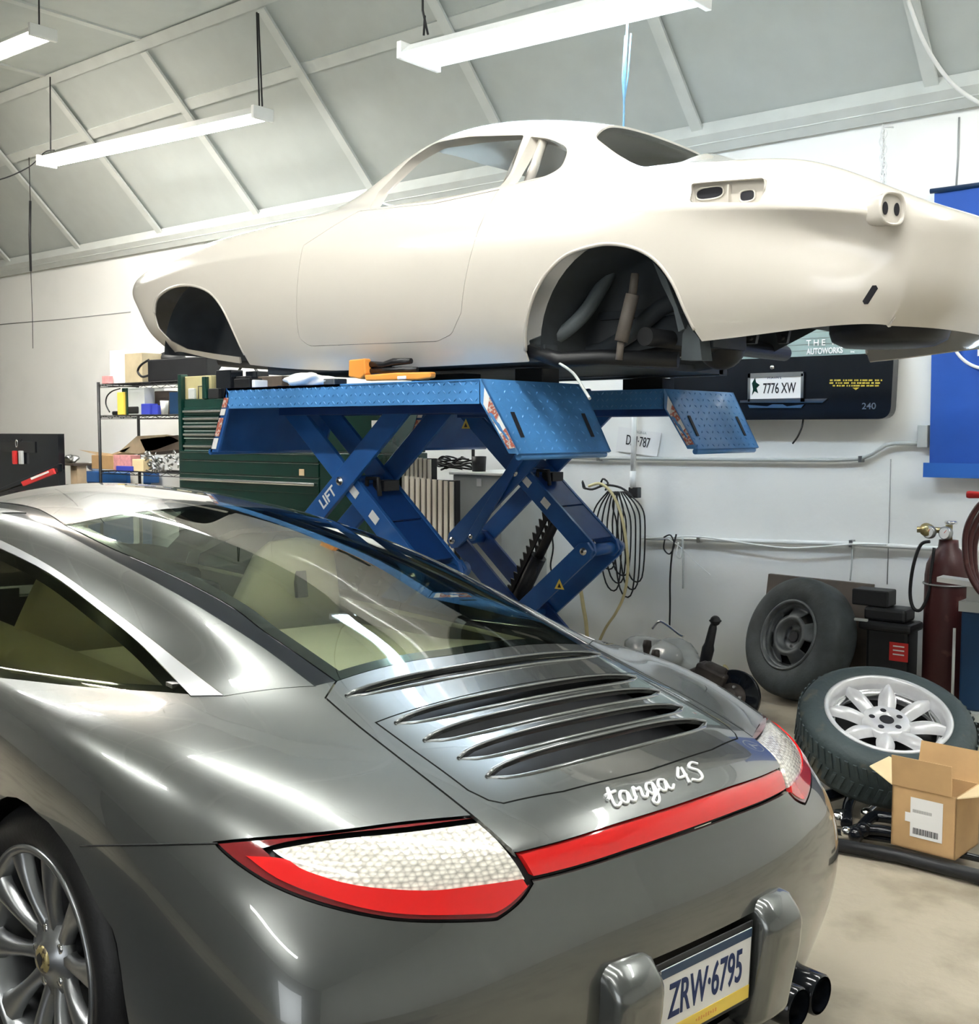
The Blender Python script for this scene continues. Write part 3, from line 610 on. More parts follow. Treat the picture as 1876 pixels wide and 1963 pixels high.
# light bar and lamps
def xp(p): h = surf(*p); return (h[1], h[2])
bt = [xp(p) for p in [(993, 1637), (1176, 1584)]]; bb = [xp(p) for p in [(1022, 1685), (1205, 1632)]]
barh = [(0, bt[-1][1])]+bt[::-1]+bb+[(0, bb[-1][1])]
barP = barh+mirror([(p[1], p[0]) for p in []])
barP = [(0, bt[-1][1])]+bt[::-1]+bb+[(0, bb[-1][1])]+[(-y, z) for y, z in bb[::-1]]+[(-y, z) for y, z in bt]
DLp = np.array([.70, -.60, .38]); DLp /= np.linalg.norm(DLp); ALp = np.cross(DLp, ZZ); ALp /= np.linalg.norm(ALp); BLp = np.cross(ALp, DLp)
def lamp2(p): h = surf(*p); return (h@ALp, h@BLp)
lampO = [(417, 1617), (624, 1599), (773, 1580), (911, 1567), (941, 1590), (986, 1638), (1017, 1694), (997, 1724), (960, 1754), (934, 1761), (810, 1763), (717, 1754), (609, 1728), (523, 1694), (467, 1660), (434, 1634)]
lampI = [(527, 1631), (640, 1612), (780, 1598), (915, 1580), (950, 1612), (985, 1655), (1002, 1684), (910, 1697), (814, 1706), (760, 1704), (684, 1696), (630, 1682), (587, 1668), (555, 1650)]
def smc(P, cuts):
    out = []
    for a, b in zip(cuts[:-1], cuts[1:]): out += [tuple(q[:2]) for q in crom([(*P[i % len(P)], 0) for i in range(a, b+1)], 4)][:-1]
    return out
LO = smc([lamp2(p) for p in lampO], [0, 3, 6, 16]); LI = smc([lamp2(p) for p in lampI], [0, 3, 6, 14])
def lprism(P, left, g=0., t=(.4, 1.5)):
    f = 1 if left else -1; b = [v*np.array([1, f, 1]) for v in (ALp, BLp, DLp)]
    return prism2(P, b, (0, 0, 0), t[0], t[1], g)
fs = [lp(*p) for p in [(417, 1617), (330, 1619), (240, 1621), (150, 1622)]]
fsP = [(a, b-.0025) for a, b in fs]+[(a, b+.0025) for a, b in fs[::-1]]
# wheel openings (seen from the side)
def yp(p): h = surf(*p); return (h[0], h[2])
arc = [(.385*math.cos(a)+.0, .335+.375*math.sin(a)) for a in np.linspace(math.radians(205), math.radians(80), 14)]
tr = [(0.17, .70), (.25, .672), (.32, .635), (.375, .58), (.425, .51), (.455, .42), (.465, .33), (.455, .2)]
try:
    tr = [yp(p) for p in [(93, 1577), (129, 1623), (157, 1674), (194, 1748), (224, 1808)]]; print('arch', tr)
except Exception as e: print(e)
tr = [p for p in tr if p[0] > .1]+[(tr[-1][0]+.035, .40), (tr[-1][0]+.045, .30), (tr[-1][0]+.035, .1)]
archP = [(-.36, .1)]+arc+sm(tr, 3)
farchP = [(-2.35+.375*math.cos(a), .335+.375*math.sin(a)) for a in np.linspace(0, PI, 20)]+[(-2.73, .1), (-1.97, .1)]
def yprism(P, left, g=0.):
    s = -1 if left else 1; return prism2(P, (EX, EZ, EY), (0, 0, 0), min(s*.60, s*1.1), max(s*.60, s*1.1), g)
recP = rounded([(-.30, .555), (.30, .555), (.285, .26), (-.285, .26)], .03)
def xprism(P, g=0., x0=.8, x1=1.3): return prism2(P, (EY, EZ, EX), (0, 0, 0), x0, x1, g)
G = .0022
# ---- cut the skin
def piece(name, m, inc, exc=(), t=.007, off=0., parent=None, label=None):
    me = SK.shell(t, off)
    for c in inc: me = boolean(me, [c], 'INTERSECT')
    if exc: me = boolean(me, exc, 'DIFFERENCE')
    SK.renormal(me); return lnk(name, me, m, parent, label)
sides = (True, False)
exc = [zprism(hatchP, .002), zprism(roofP, .001), zprism(screenP, .001, .7, 1.5), zprism(deckP, G), xprism(barP, .004, .9, 1.2), xprism(recP)]
for L_ in sides: exc += [sprism(gapP, L_, .001), sprism(railP, L_, G), sprism(trimP, L_, .001), sprism(winP, L_, .001), lprism(LO, L_, .005), yprism(archP, L_), yprism(farchP, L_)]
me = SK.shell()
for c in exc: me = boolean(me, [c], 'DIFFERENCE')
SK.renormal(me); lnk('body', me, M['paint'])
for L_ in sides:
    piece('roof_rail', M['paint'], [sprism(railP, L_)])
    piece('window_trim', M['silver'], [sprism(trimP, L_, -.001)], off=.002)
    sw = piece('side_window', M['glassd'], [sprism(winP, L_)], t=.004)
    piece('window_border', M['blackg'], [sprism(winP, L_, -.0005)], [sprism(poly_offset(winP, -.028), L_)], t=.002, off=-.0045, parent=sw)
    piece('roof_seal', M['blackg'], [sprism(gapP, L_)], off=-.002)
    lm = piece('tail_lamp', M['redlensdk'], [lprism(LO, L_, -.001)], [lprism(LI, L_, .012)], t=.02, off=.001)
    # red lens below, clear lens above
    lo2 = poly_offset(LO, -.008)
    band = [p for p in LI]
    piece('clear_lens', M['clearlens'], [lprism(LI, L_, .002)], t=.02, off=.0, parent=lm)
    cutb = [lamp2(p) for p in [(470, 1640), (545, 1645), (587, 1668), (684, 1696), (814, 1706), (910, 1697), (1002, 1684), (1012, 1700), (985, 1728), (955, 1748), (925, 1753), (810, 1755), (717, 1746), (620, 1720), (530, 1684)]]
    piece('red_lens', M['redlens'], [lprism(smc(cutb, [0, 6, 7, 15]), L_, -.001)], t=.012, off=.0035, parent=lm)
    piece('lamp_gap', M['seal'], [lprism(LO, L_, .004)], t=.004, off=-.012, parent=lm)
piece('glass_roof', M['paint'], [zprism(roofP)])
piece('windscreen', M['glasst'], [zprism(screenP, 0, .7, 1.5)], t=.004)
hg = piece('glass_hatch', M['glasst'], [zprism(hatchP)], t=.004)
piece('hatch_border', M['blackg'], [zprism(hatchP, -.001)], [zprism(poly_offset(hatchP, -.035))], t=.002, off=-.0045, parent=hg)
piece('deck', M['paint'], [zprism(deckP, -G)], [zprism(lidP, .002), zprism(slots[0][0]), xprism(barP, .003, .9, 1.2)])
for L_ in sides:
    pts = []
    for i in range(17):
        px_ = 417+(154-417)*i/16; h = surf(px_, 1617+5*i/16); pts.append((h[0], h[1]*(1 if L_ else -1), h[2]))
    lb = LB(); lb.tube(pts, .0021, 6); lb.build('body_seam', M['seal'])
lid = piece('engine_lid', M['paint'], [zprism(lidP, -.002)], [zprism(s_[0]) for s_ in slots[1:]])
for k, (P, xx, yy, wdt, bow) in enumerate(slots):
    # raised lip along the front of every vent, painted; dark well below
    for e, (dx, r, h) in enumerate(((-wdt*.52, .0045, .004), (wdt*.60, .0055, .000))):
        line = []
        for i in range(25):
            s_ = -1+2*i/24; x = xx-bow*(1-s_*s_)*-1*-1+dx*(1-abs(s_)**5)**.6; y = s_*(yy+.006)
            h_ = SK.bvh.ray_cast(Vector((x, y, 1.5)), Vector((0, 0, -1)))[0]; line.append((x, y, h_.z+h-.004*abs(s_)**3))
        lb = LB(); lb.tube(line, r, 8); lb.build('vent_lip', M['paint'], lid if k else None)
bb_ = LB(); z_ = [SK.bvh.ray_cast(Vector((x, 0, 1.5)), Vector((0, 0, -1)))[0].z for x in (.40, .98)]
bb_.grid([[(x, y, z_[0]+(z_[1]-z_[0])*(x-.40)/.58-.05-.15*y*y) for y in np.linspace(-.40, .40, 5)] for x in (.42, .6, .8, .98)]); bb_.build('engine_bay', M['black'])
lb = LB(); lb.grid([[(slots[0][1]+dx, y, SK.bvh.ray_cast(Vector((slots[0][1]+dx, y, 1.5)), Vector((0, 0, -1)))[0].z-.010) for y in np.linspace(-slots[0][2]+.02, slots[0][2]-.02, 12)] for dx in (-.012, .010)]); lb.build('brake_light', M['blackg'])
bar_ = piece('light_bar', M['redlens'], [xprism(barP, -.004, .9, 1.2)], t=.012, off=-.001)
piece('bar_gap', M['seal'], [xprism(barP, .006, .9, 1.2)], t=.004, off=-.014, parent=bar_)
# ---- bumper furniture, plate, badge
M['paintdk'] = mat('valance_grey', (.03, .032, .034), .45, noise=0)
lb = LB(); lb.grid([[(.98, y, z) for y in (-.30, 0, .30)] for z in (.57, .27)]); lb.grid([[(.98, y, .565), (1.085, y, .57)] for y in (-.30, .30)]); lb.grid([[(.98, y, .27), (1.07, y, .262)] for y in (-.28, .28)])
for s_ in (-1, 1): lb.grid([[(.98, s_*.30, z), (1.06, s_*.30, z)] for z in (.57, .27)])
lb.build('plate_recess', M['seal'])
for s_ in (-1, 1):      # the two bumper guards either side of the plate
    y0, y1 = (s_*.172, s_*.305); x0, x1 = 1.03, 1.155
    lb = LB()
    prof = [(x0, .585), (x1-.04, .575), (x1, .535), (x1-.005, .47), (x1-.03, .30), (x0, .28)]
    a_, b_ = min(y0, y1), max(y0, y1)
    lb.prism([(x, a_, z) for x, z in prof], (0, b_-a_, 0)); bg = lb.build('bumper_guard', M['paint'], bevel=.032, seg=6)
    for p in bg.data.polygons: p.use_smooth = True
plt = LB(); plt.box((1.105, 0, .455), (.004, .325, .175)); pf = plt.build('plate_frame', M['black'], bevel=.003)
def xrot(lb_): return lb_
PD = Vector((1, 0, .10)).normalized()
pl = LB(); pl.box((1.110, 0, .455), (.002, .305, .152)); plo = pl.build('license_plate', M['paper'], bevel=.0008, seg=1)
pl = LB(); pl.box((1.1116, 0, .394), (.0012, .303, .028)); pl.build('yellow_band', M['yellow'], plo)
pl = LB(); pl.box((1.1116, 0, .521), (.0012, .303, .018)); pl.build('blue_band', M['navy'], plo)
def ltext(s, name, c, xd, ud, h, m, par, **kw):
    o = text(s, name, c, xd, ud, h, m, None, **kw); o.parent = par; return o
ltext('ZRW·6795', 'plate_number', (1.1115, 0, .457), (0, 1, 0), (0, 0, 1), .070, M['inkblue'], plo, squeeze=.56, bold=.012)
M['orangeink'] = mat('orange_ink', (.75, .35, .08), .5, noise=0)
pl = LB()
for i in range(9): pl.box((1.1126, -.03+i*.008, .394), (.0006, .004, .008 if i % 3 else .005))
pl.build('plate_marks', M['orangeink'], plo)
# recess under the plate: small chrome lamp glint
pl = LB(); pl.box((1.06, -.15, .555), (.05, .06, .012)); pl.build('plate_lamp', M['chrome'])
# script badge laid on the deck between lid and light bar
def onsurf(x, y, h=.001):
    q = SK.bvh.ray_cast(Vector((x, y, 1.6)), Vector((0, 0, -1))); return q[0]+q[1]*h*(1 if q[1].z > 0 else -1)
def badge(s, p0, p1, h, nm, **kw):
    a, b = V(surf(*p0)), V(surf(*p1)); c = (a+b)/2; xd = (b-a).normalized(); L = (b-a).length
    q = SK.bvh.find_nearest(c); nrm = q[1] if q[1].z > 0 else -q[1]; ud = nrm.cross(xd)
    o = ltext(s, nm, q[0]+nrm*.0015, xd, ud, h, M['badge'], car, ext=.0025, **kw); w = max((Vector(v.co)-c).dot(xd) for v in o.data.vertices)-min((Vector(v.co)-c).dot(xd) for v in o.data.vertices)
    for v in o.data.vertices:
        d = v.co-c; t = d.dot(xd); v.co += xd*t*(L/w-1)
        r = SK.bvh.find_nearest(v.co); hh = (v.co-q[0]).dot(nrm); n2 = r[1] if r[1].z > 0 else -r[1]; v.co = r[0]+n2*hh
    return o
M['badge'] = mat('badge_chrome', (.88, .88, .88), .3, .6, noise=0)
SL = {'t': [[(0, .45), (.12, .6), (.24, 1.05), (.13, .22), (.22, 0), (.38, .14)], [(.02, .70), (.42, .78)]], 'a': [[(.74, .55), (.56, .64), (.42, .35), (.48, .05), (.62, .08), (.75, .52), (.73, .1), (.83, 0), (.95, .18)]],
      'r': [[(.92, .15), (1.02, .66), (1.08, .5), (1.24, .54), (1.17, .12), (1.27, 0), (1.40, .2)]], 'g': [[(1.72, .58), (1.54, .64), (1.42, .36), (1.50, .08), (1.63, .15), (1.73, .6), (1.68, -.2), (1.50, -.45), (1.42, -.25), (1.64, .0), (1.88, .2)]],
      'a2': [[(2.2, .55), (2.02, .64), (1.88, .35), (1.94, .05), (2.08, .08), (2.21, .52), (2.19, .1), (2.29, 0), (2.42, .18)]], 'four': [[(2.98, 1.0), (2.74, .45), (3.10, .48)], [(3.10, .95), (3.0, 0)]], 'S': [[(3.78, .88), (3.58, 1.08), (3.38, .84), (3.62, .5), (3.60, .12), (3.38, 0), (3.18, .16)]]}
a_, b_ = V(surf(1172, 1551)), V(surf(1356, 1492)); xd = (b_-a_).normalized(); L_s = (b_-a_).length; q_ = SK.bvh.find_nearest((a_+b_)/2); nn = q_[1] if q_[1].z > 0 else -q_[1]; ud = nn.cross(xd); k_s = L_s/3.8
lb = LB()
for key_, st_ in SL.items():
    if key_ == 'four': lb.build('badge_word', M['badge']); lb = LB()
    for poly in st_:
        pts = []
        for x_, y_ in crom([(*p, 0) for p in poly], 5)[:] and [(p[0], p[1]) for p in crom([(*p, 0) for p in poly], 5)]:
            p = a_+xd*(x_*k_s)+ud*(y_*.045+x_*.0)+xd*(y_*.012); r = SK.bvh.find_nearest(p); n2 = r[1] if r[1].z > 0 else -r[1]; pts.append(r[0]+n2*.002)
        lb.tube(pts, .0038, 8)
lb.build('badge_suffix', M['badge'])
# exhaust and valance on the right
lb = LB()
for y_, r_ in ((.40, .044), (.495, .044)):
    lb.lathe([(r_, 0), (r_+.004, -.004), (r_+.004, -.16), (r_-.006, -.16), (r_-.006, 0)], (1.09, y_, .262), (1, 0, .0), 24)
lb.build('exhaust_tip', M['blackg'])
lb = LB()
for y_, r_ in ((-.45, .042), (-.54, .042)): lb.lathe([(r_, 0), (r_+.004, -.004), (r_+.004, -.16), (r_-.006, -.16), (r_-.006, 0)], (1.10, y_, .245), (1, 0, .0), 24)
lb.build('exhaust_tip', M['blackg'])
lb = LB(); lb.grid([[(x-.45*abs(y)**3, y, z) for y in np.linspace(-.72, .72, 15)] for x, z in ((1.04, .29), (1.05, .24), (1.0, .20), (.8, .17))]); lb.build('valance', M['paintdk'])
# ---- floor pan, wheel wells and cabin
lb = LB(); lb.bbox((-3.1, -.74, .14), (.95, .74, .18)); lb.build('floor_pan', M['black'])
for wx in (0, -2.35):
    for s_ in (-1, 1):
        lb = LB(); n_ = 24
        rows = [[(wx+.43*math.cos(a), s_*yy, .335+.40*math.sin(a)) for a in np.linspace(-.35, PI+.35, n_)] for yy in (.50, .895)]; lb.grid(rows)
        lb.grid([[(wx+r*math.cos(a), s_*.50, .335+r*.93*math.sin(a)) for a in np.linspace(-.35, PI+.35, n_)] for r in (.43, .01)]); lb.build('wheel_arch_liner', M['black'])
M['tan'] = mat('beige_leather', (.66, .58, .42), .5, noise=.05)
M['tandk'] = mat('beige_trim', (.50, .45, .30), .55, noise=.05)
def rbox(name, c, d, m, par=None, ry=0, bev=.05):
    lb = LB(); lb.box(c, d, R=Matrix.Rotation(ry, 3, 'Y')); o = lb.build(name, M[m], par, bevel=bev, seg=5)
    for p in o.data.polygons: p.use_smooth = True
    return o
rbox('rear_shelf', (-.30, 0, .80), (.95, 1.15, .06), 'tan', bev=.02)
lb = LB(); lb.grid([[(-.05+dx, y, z) for y in np.linspace(-.55, .55, 9)] for dx, z in ((-.8, .84), (-.3, .86), (.0, .90), (.30, .93), (.42, .94))]); lb.build('rear_lining', M['tan'])
for s_ in (-1, 1):
    lb = LB(); lb.grid([[(x, s_*(.70-.10*k), z) for x in np.linspace(-2.2, .1, 8)] for k, z in ((0, .45), (0, .85), (.3, .89), (1.3, .90))]); lb.build('side_lining', M['tandk'])
    lb = LB(); rows = []
    for i in range(15):
        f = i/14; z = .48+.65*f; xc = -1.13+.20*f+.02*math.sin(f*PI); hw = .235 if f < .55 else .235-.10*((f-.55)/.45)**1.2; tk = .075-.02*f
        if i in (0, 14): hw *= .8; tk *= .3
        rows.append([(xc+tk*math.copysign(abs(math.cos(a))**.6, math.cos(a)), s_*.36+hw*math.copysign(abs(math.sin(a))**.7, math.sin(a)), z) for a in np.linspace(0, 2*PI, 33)])
    rows = [[tuple(np.mean(rows[0], 0))]*33]+rows+[[tuple(np.mean(rows[-1], 0)+np.array([0, 0, .012]))]*33]
    lb.grid(rows); st = lb.build('seat_back', M['tan'])
    lb = LB(); lb.box((-.895, s_*.36, .985), (.02, .045, .10), R=Matrix.Rotation(-.2, 3, 'Y')); lb.build('seat_latch', M['brown'], st, bevel=.004)
    rbox('seat_cushion', (-1.38, s_*.36, .46), (.50, .50, .15), 'tan', bev=.05)
lb = LB(); lb.bbox((-2.25, -.68, .5), (-1.95, .68, .84)); lb.build('dashboard', M['black'], bevel=.04)
lb = LB(); c = Vector((-1.72, -.36, .86)); ax = Vector((1, 0, .45)).normalized(); u = Vector((0, 1, 0)); w = ax.cross(u); lb.tube([c+u*.185*math.cos(a)+w*.185*math.sin(a) for a in np.linspace(0, 2*PI, 33)[:-1]], .015, 10, closed=True)
lb.box(c, (.04, .12, .10)); lb.box(c, (.015, .34, .03)); lb.build('steering_wheel', M['black'])
lb = LB(); lb.box((.10, -.62, .93), (.03, .06, .05)); lb.build('door_latch', M['chrome'])
# ---- wheels
def wheel(parent, P, ax_x, ax_y, outw, R, rimR, width, mrim, mtyre, names=('tyre', 'rim')):
    """P centre of outer face, outw = outward axle direction, ax_x/ax_y plane axes"""
    P, o_, ux, uy = Vector(P), Vector(outw).normalized(), Vector(ax_x).normalized(), Vector(ax_y).normalized()
    def pt(r, a, h): return P+(ux*math.cos(a)+uy*math.sin(a))*r+o_*h
    C_ = LB if parent is car else MB
    t = C_(); sw = width
    prof = [(rimR*.98, -.012), (rimR+.012, -.004), (rimR+(R-rimR)*.45, .004), (R-.035, -.004), (R-.012, -.018), (R, -.045), (R+.002, -sw/2), (R, -sw+.03), (R-.012, -sw+.005), (R-.03, -sw-.008), (rimR+.01, -sw-.004), (rimR*.98, -sw)]
    t.grid([[pt(r, a, h) for r, h in prof] for a in np.linspace(0, 2*PI, 73)])
    tyre = t.build(names[0], mtyre, parent, weld=1e-5)
    rm = C_(); prof = [(rimR+.004, -.012), (rimR+.006, -.004), (rimR-.004, .0), (rimR-.014, -.006), (rimR-.020, -.035), (rimR-.028, -.06), (rimR-.03, -sw+.02), (rimR+.0, -sw)]
    rm.grid([[pt(r, a, h) for r, h in prof] for a in np.linspace(0, 2*PI, 73)])
    rim = rm.build(names[1], mrim, parent, weld=1e-5)
    return tyre, rim, pt
M['alloy'] = mat('car_alloy', (.30, .31, .32), .3, .9, noise=0)
M['gold'] = mat('crest_gold', (.42, .35, .16), .35, .6, noise=0, col2=(.10, .08, .05), nscale=60, c2t=(.5, .55))
for wx in (0, -2.35):
    for s_ in (-1, 1):
        toe = math.radians(4 if wx == 0 and s_ < 0 else 0); o_ = Vector((math.sin(toe), s_*math.cos(toe), 0)); ux = Vector((math.cos(toe), -s_*math.sin(toe), 0)) if s_ > 0 else Vector((math.cos(toe), math.sin(toe), 0))
        P = Vector((wx-(.05 if wx == 0 else 0), s_*.885, .328))
        par = bpy.data.objects.new('road_wheel', None); COL.objects.link(par); par.parent = car; par.location = P
        tl = Matrix.Translation(-P)
        tyre, rim, pt = wheel(car, P, ux, (0, 0, 1), o_, .345, .252, .26 if wx == 0 else .22, M['alloy'], M['rubber_new'])
        objs = [tyre, rim]
        lb = LB(); nS = 10
        for k_ in range(nS):
            a = 2*PI*(k_+.3)/nS; rows = []
            for i in range(9):
                f = i/8; r = .055+(.236-.055)*f; hw = (.016+.012*abs(f-.35)**1.5*3)*(1 if f < .95 else 1.15); h = -.040+.028*math.sin(f*PI*.5)+.004*f
                row = []
                for (q, hh) in ((-1, -.028), (-.85, -.008), (-.4, 0), (.4, 0), (.85, -.008), (1, -.028)):
                    aa = a; base = pt(r, aa, h+hh); tdir = (-ux*math.sin(aa)+Vector((0, 0, 1))*math.cos(aa)); row.append(base+tdir*hw*q)
                rows.append(row)
            lb.grid(rows)
        lb.build  # spokes
        lb.lathe([(.0, -.022), (.034, -.022), (.038, -.030), (.085, -.040), (.085, -.075), (0, -.075)], P, o_, 40)
        objs.append(lb.build('spokes', M['alloy']))
        lb = LB(); lb.lathe([(0, -.014), (.024, -.015), (.031, -.020), (.031, -.026)], P, o_, 24); objs.append(lb.build('centre_cap', M['gold']))
        lb = LB(); lb.prism([pt(r, a, -.0145) for r, a in ((.014, .6), (.018, PI/2), (.014, PI-.6), (.013, PI+.3), (.019, 1.5*PI), (.013, -.3))], o_*.001); objs.append(lb.build('cap_crest', M['black']))
        for k_ in range(5):
            lb = LB(); lb.lathe([(0, -.034), (.011, -.034), (.012, -.04), (.012, -.06)], pt(.062, 2*PI*(k_+.5)/5, 0), o_, 12); objs.append(lb.build('wheel_nut', M['chrome']))
        lb = LB(); lb.lathe([(.05, -.085), (.165, -.085), (.165, -.11), (.05, -.11)], P, o_, 40); objs.append(lb.build('brake_disc', M['black']))
        for o in objs: o.data.transform(tl); o.parent = par
# ================================================================ the pale car shell on the lift
YC = 4.23
shell = thing('car_shell', 'cream painted bare coupe shell without wheels or glass raised on the blue lift', 'car body', (-3.3, YC, 1.8))
M['cream'] = mat('cream_car_paint', (.63, .595, .53), .22, coat=.7, noise=0)
M['creamin'] = mat('pale_inner_paint', (.62, .67, .64), .5, noise=.05)
M['under'] = mat('underbody_grey', (.035, .042, .048), .55, noise=.35, nscale=5)
M['underlt'] = mat('underbody_light', (.10, .12, .13), .5, noise=.3, nscale=6)
ctop = [
 [(-5.47, 0, 2.34), (-5.46, .25, 2.34), (-5.44, .42, 2.34), (-5.47, .54, 2.345), (-5.44, .63, 2.35), (-5.38, .735, 2.345)],
 [(-5.20, 0, 2.44), (-5.20, .25, 2.44), (-5.19, .45, 2.43), (-5.18, .56, 2.425), (-5.18, .66, 2.42), (-5.16, .765, 2.395)],
 [(-4.70, 0, 2.52), (-4.70, .25, 2.52), (-4.70, .45, 2.505), (-4.70, .57, 2.495), (-4.70, .68, 2.49), (-4.70, .775, 2.465)],
 [(-4.30, 0, 2.56), (-4.30, .25, 2.56), (-4.30, .45, 2.54), (-4.28, .58, 2.525), (-4.26, .68, 2.51), (-4.25, .78, 2.485)],
 [(-3.98, 0, 2.60), (-3.97, .25, 2.59), (-3.94, .45, 2.575), (-3.86, .60, 2.555), (-3.84, .685, 2.525), (-3.84, .78, 2.495)],
 [(-3.74, 0, 2.745), (-3.73, .25, 2.74), (-3.70, .44, 2.72), (-3.63, .575, 2.68), (-3.64, .69, 2.52), (-3.64, .782, 2.49)],
 [(-3.50, 0, 2.850), (-3.49, .25, 2.845), (-3.46, .42, 2.828), (-3.42, .56, 2.79), (-3.41, .69, 2.515), (-3.41, .785, 2.485)],
 [(-3.15, 0, 2.88), (-3.15, .25, 2.875), (-3.15, .42, 2.858), (-3.15, .555, 2.815), (-3.15, .69, 2.51), (-3.15, .785, 2.48)],
 [(-2.85, 0, 2.845), (-2.85, .25, 2.84), (-2.85, .42, 2.825), (-2.85, .535, 2.785), (-2.85, .69, 2.515), (-2.85, .788, 2.48)],
 [(-2.58, 0, 2.785), (-2.58, .25, 2.78), (-2.58, .41, 2.765), (-2.58, .52, 2.735), (-2.58, .68, 2.52), (-2.58, .788, 2.485)],
 [(-2.30, 0, 2.69), (-2.30, .25, 2.685), (-2.30, .41, 2.675), (-2.30, .51, 2.65), (-2.30, .67, 2.50), (-2.30, .788, 2.465)],
 [(-2.03, 0, 2.545), (-2.03, .25, 2.545), (-2.03, .42, 2.54), (-2.03, .54, 2.525), (-2.03, .67, 2.475), (-2.05, .785, 2.445)],
 [(-1.80, 0, 2.455), (-1.80, .25, 2.455), (-1.80, .45, 2.455), (-1.80, .57, 2.455), (-1.80, .69, 2.45), (-1.82, .782, 2.425)],
 [(-1.52, 0, 2.355), (-1.52, .25, 2.355), (-1.53, .45, 2.36), (-1.55, .58, 2.39), (-1.57, .68, 2.43), (-1.59, .775, 2.41)],
 [(-1.24, 0, 2.275), (-1.25, .25, 2.275), (-1.28, .45, 2.28), (-1.33, .58, 2.30), (-1.38, .68, 2.34), (-1.42, .765, 2.325)],
 [(-1.10, 0, 2.23), (-1.11, .25, 2.23), (-1.145, .45, 2.23), (-1.20, .58, 2.245), (-1.27, .68, 2.27), (-1.335, .755, 2.27)]]
cside = [
 [(-5.47, .72, 2.28), (-5.33, .74, 2.14), (-5.27, .73, 2.04), (-5.12, .67, 1.93)],
 [(-5.14, .80, 2.30), (-5.13, .805, 2.15), (-5.11, .785, 2.03), (-5.0, .72, 1.95)],
 [(-4.70, .835, 2.345), (-4.70, .85, 2.15), (-4.70, .83, 2.0), (-4.70, .77, 1.89)],
 [(-4.25, .84, 2.345), (-4.25, .855, 2.13), (-4.25, .825, 1.95), (-4.25, .76, 1.83)],
 [(-3.85, .842, 2.335), (-3.85, .86, 2.11), (-3.85, .82, 1.93), (-3.85, .75, 1.80)]]
cside += [[(x, .842, z), (x, .86, 2.11), (x, .825, 1.93), (x, .755, 1.795)] for x, z in ((-3.64, 2.33), (-3.41, 2.325), (-3.15, 2.32), (-2.85, 2.315), (-2.58, 2.31), (-2.30, 2.30))]
cside += [
 [(-2.04, .845, 2.285), (-2.03, .85, 2.11), (-2.03, .83, 1.95), (-2.03, .78, 1.83)],
 [(-1.80, .842, 2.262), (-1.78, .835, 2.09), (-1.78, .815, 1.95), (-1.78, .765, 1.84)],
 [(-1.57, .830, 2.238), (-1.54, .805, 2.08), (-1.53, .785, 1.96), (-1.52, .735, 1.865)],
 [(-1.42, .815, 2.215), (-1.37, .765, 2.08), (-1.36, .74, 1.96), (-1.35, .69, 1.87)],
 [(-1.29, .775, 2.19), (-1.23, .70, 2.07), (-1.25, .68, 1.95), (-1.30, .62, 1.862)]]
crear = [[(-1.06+dx, 0, z), (-1.065+dx, .25, z), (-1.09+dx, .45, z), (-1.14+dx, .57, z), (-1.20+dx, .67, z)] for dx, z in ((0, 2.19), (-.02, 2.07), (-.04, 1.95), (-.13, 1.862))]
cfront = [[(-5.52+dx, 0, z), (-5.51+dx, .25, z), (-5.49+dx, .42, z), (-5.46+dx, .54, z), (-5.42+dx, .63, z)] for dx, z in ((-.02, 2.25), (.09, 2.13), (.14, 2.03), (.28, 1.95))]
# one more row just under the crease: it gives the tail its undercut fin
_uc = {12: (-1.79, .818, 2.195), 13: (-1.555, .782, 2.165), 14: (-1.39, .735, 2.13), 15: (-1.25, .715, 2.125)}
for i, r in enumerate(cside):
    a_, b_ = r[0], r[1]; r.insert(1, _uc.get(i, (a_[0]*.7+b_[0]*.3, a_[1]*.55+b_[1]*.45+.004, a_[2]*.68+b_[2]*.32)))
cside[13][2] = (-1.54, .785, 2.07); cside[14][2] = (-1.37, .735, 2.05); cside[15][2] = (-1.24, .69, 2.04)
crear.insert(1, [(x-.012, y, 2.125) for x, y, z in crear[0]]); cfront.insert(1, [((a[0]+b[0])/2, (a[1]+b[1])/2, (a[2]+b[2])/2) for a, b in zip(cfront[0], cfront[1])])
def cage(top, side, rear, front):
    vs = []; fs = []
    def vid(p): vs.append(p); return len(vs)-1
    nC = len(top[0]); T = [[vid(p) for p in r] for r in top]; S = [[T[i][-1]]+[vid(p) for p in side[i]] for i in range(len(top))]
    for i in range(len(T)-1):
        for j in range(nC-1): fs.append((T[i][j], T[i+1][j], T[i+1][j+1], T[i][j+1]))
        for j in range(len(S[0])-1): fs.append((S[i][j], S[i+1][j], S[i+1][j+1], S[i][j+1]))
    for rows, t in ((rear, -1), (front, 0)):
        prev = T[t]
        for r, row in enumerate(rows):
            cur = [vid(p) for p in row]+[S[t][r+1]]
            for j in range(nC-1): fs.append((prev[j], prev[j+1], cur[j+1], cur[j]))
            prev = cur
    n = len(vs); return vs+[(x, -y, z) for x, y, z in vs], fs+[tuple(reversed([i+n for i in f])) for f in fs]
cv, cfc = cage(ctop, cside, crear, cfront); cv = [(x, YC+y, z) for x, y, z in cv]
cr_pts = [Vector((p[0][0], 0, p[0][2])) for p in cside]
def oncrease(a, b, lo, hi):
    def near(v): return any(abs(v.x-p.x) < 1e-3 and abs(v.z-p.z) < 1e-3 and lo <= v.x <= hi for p in cr_pts) and abs(v.y-YC) > .65
    return near(a) and near(b) and abs(a.y-b.y) < .2
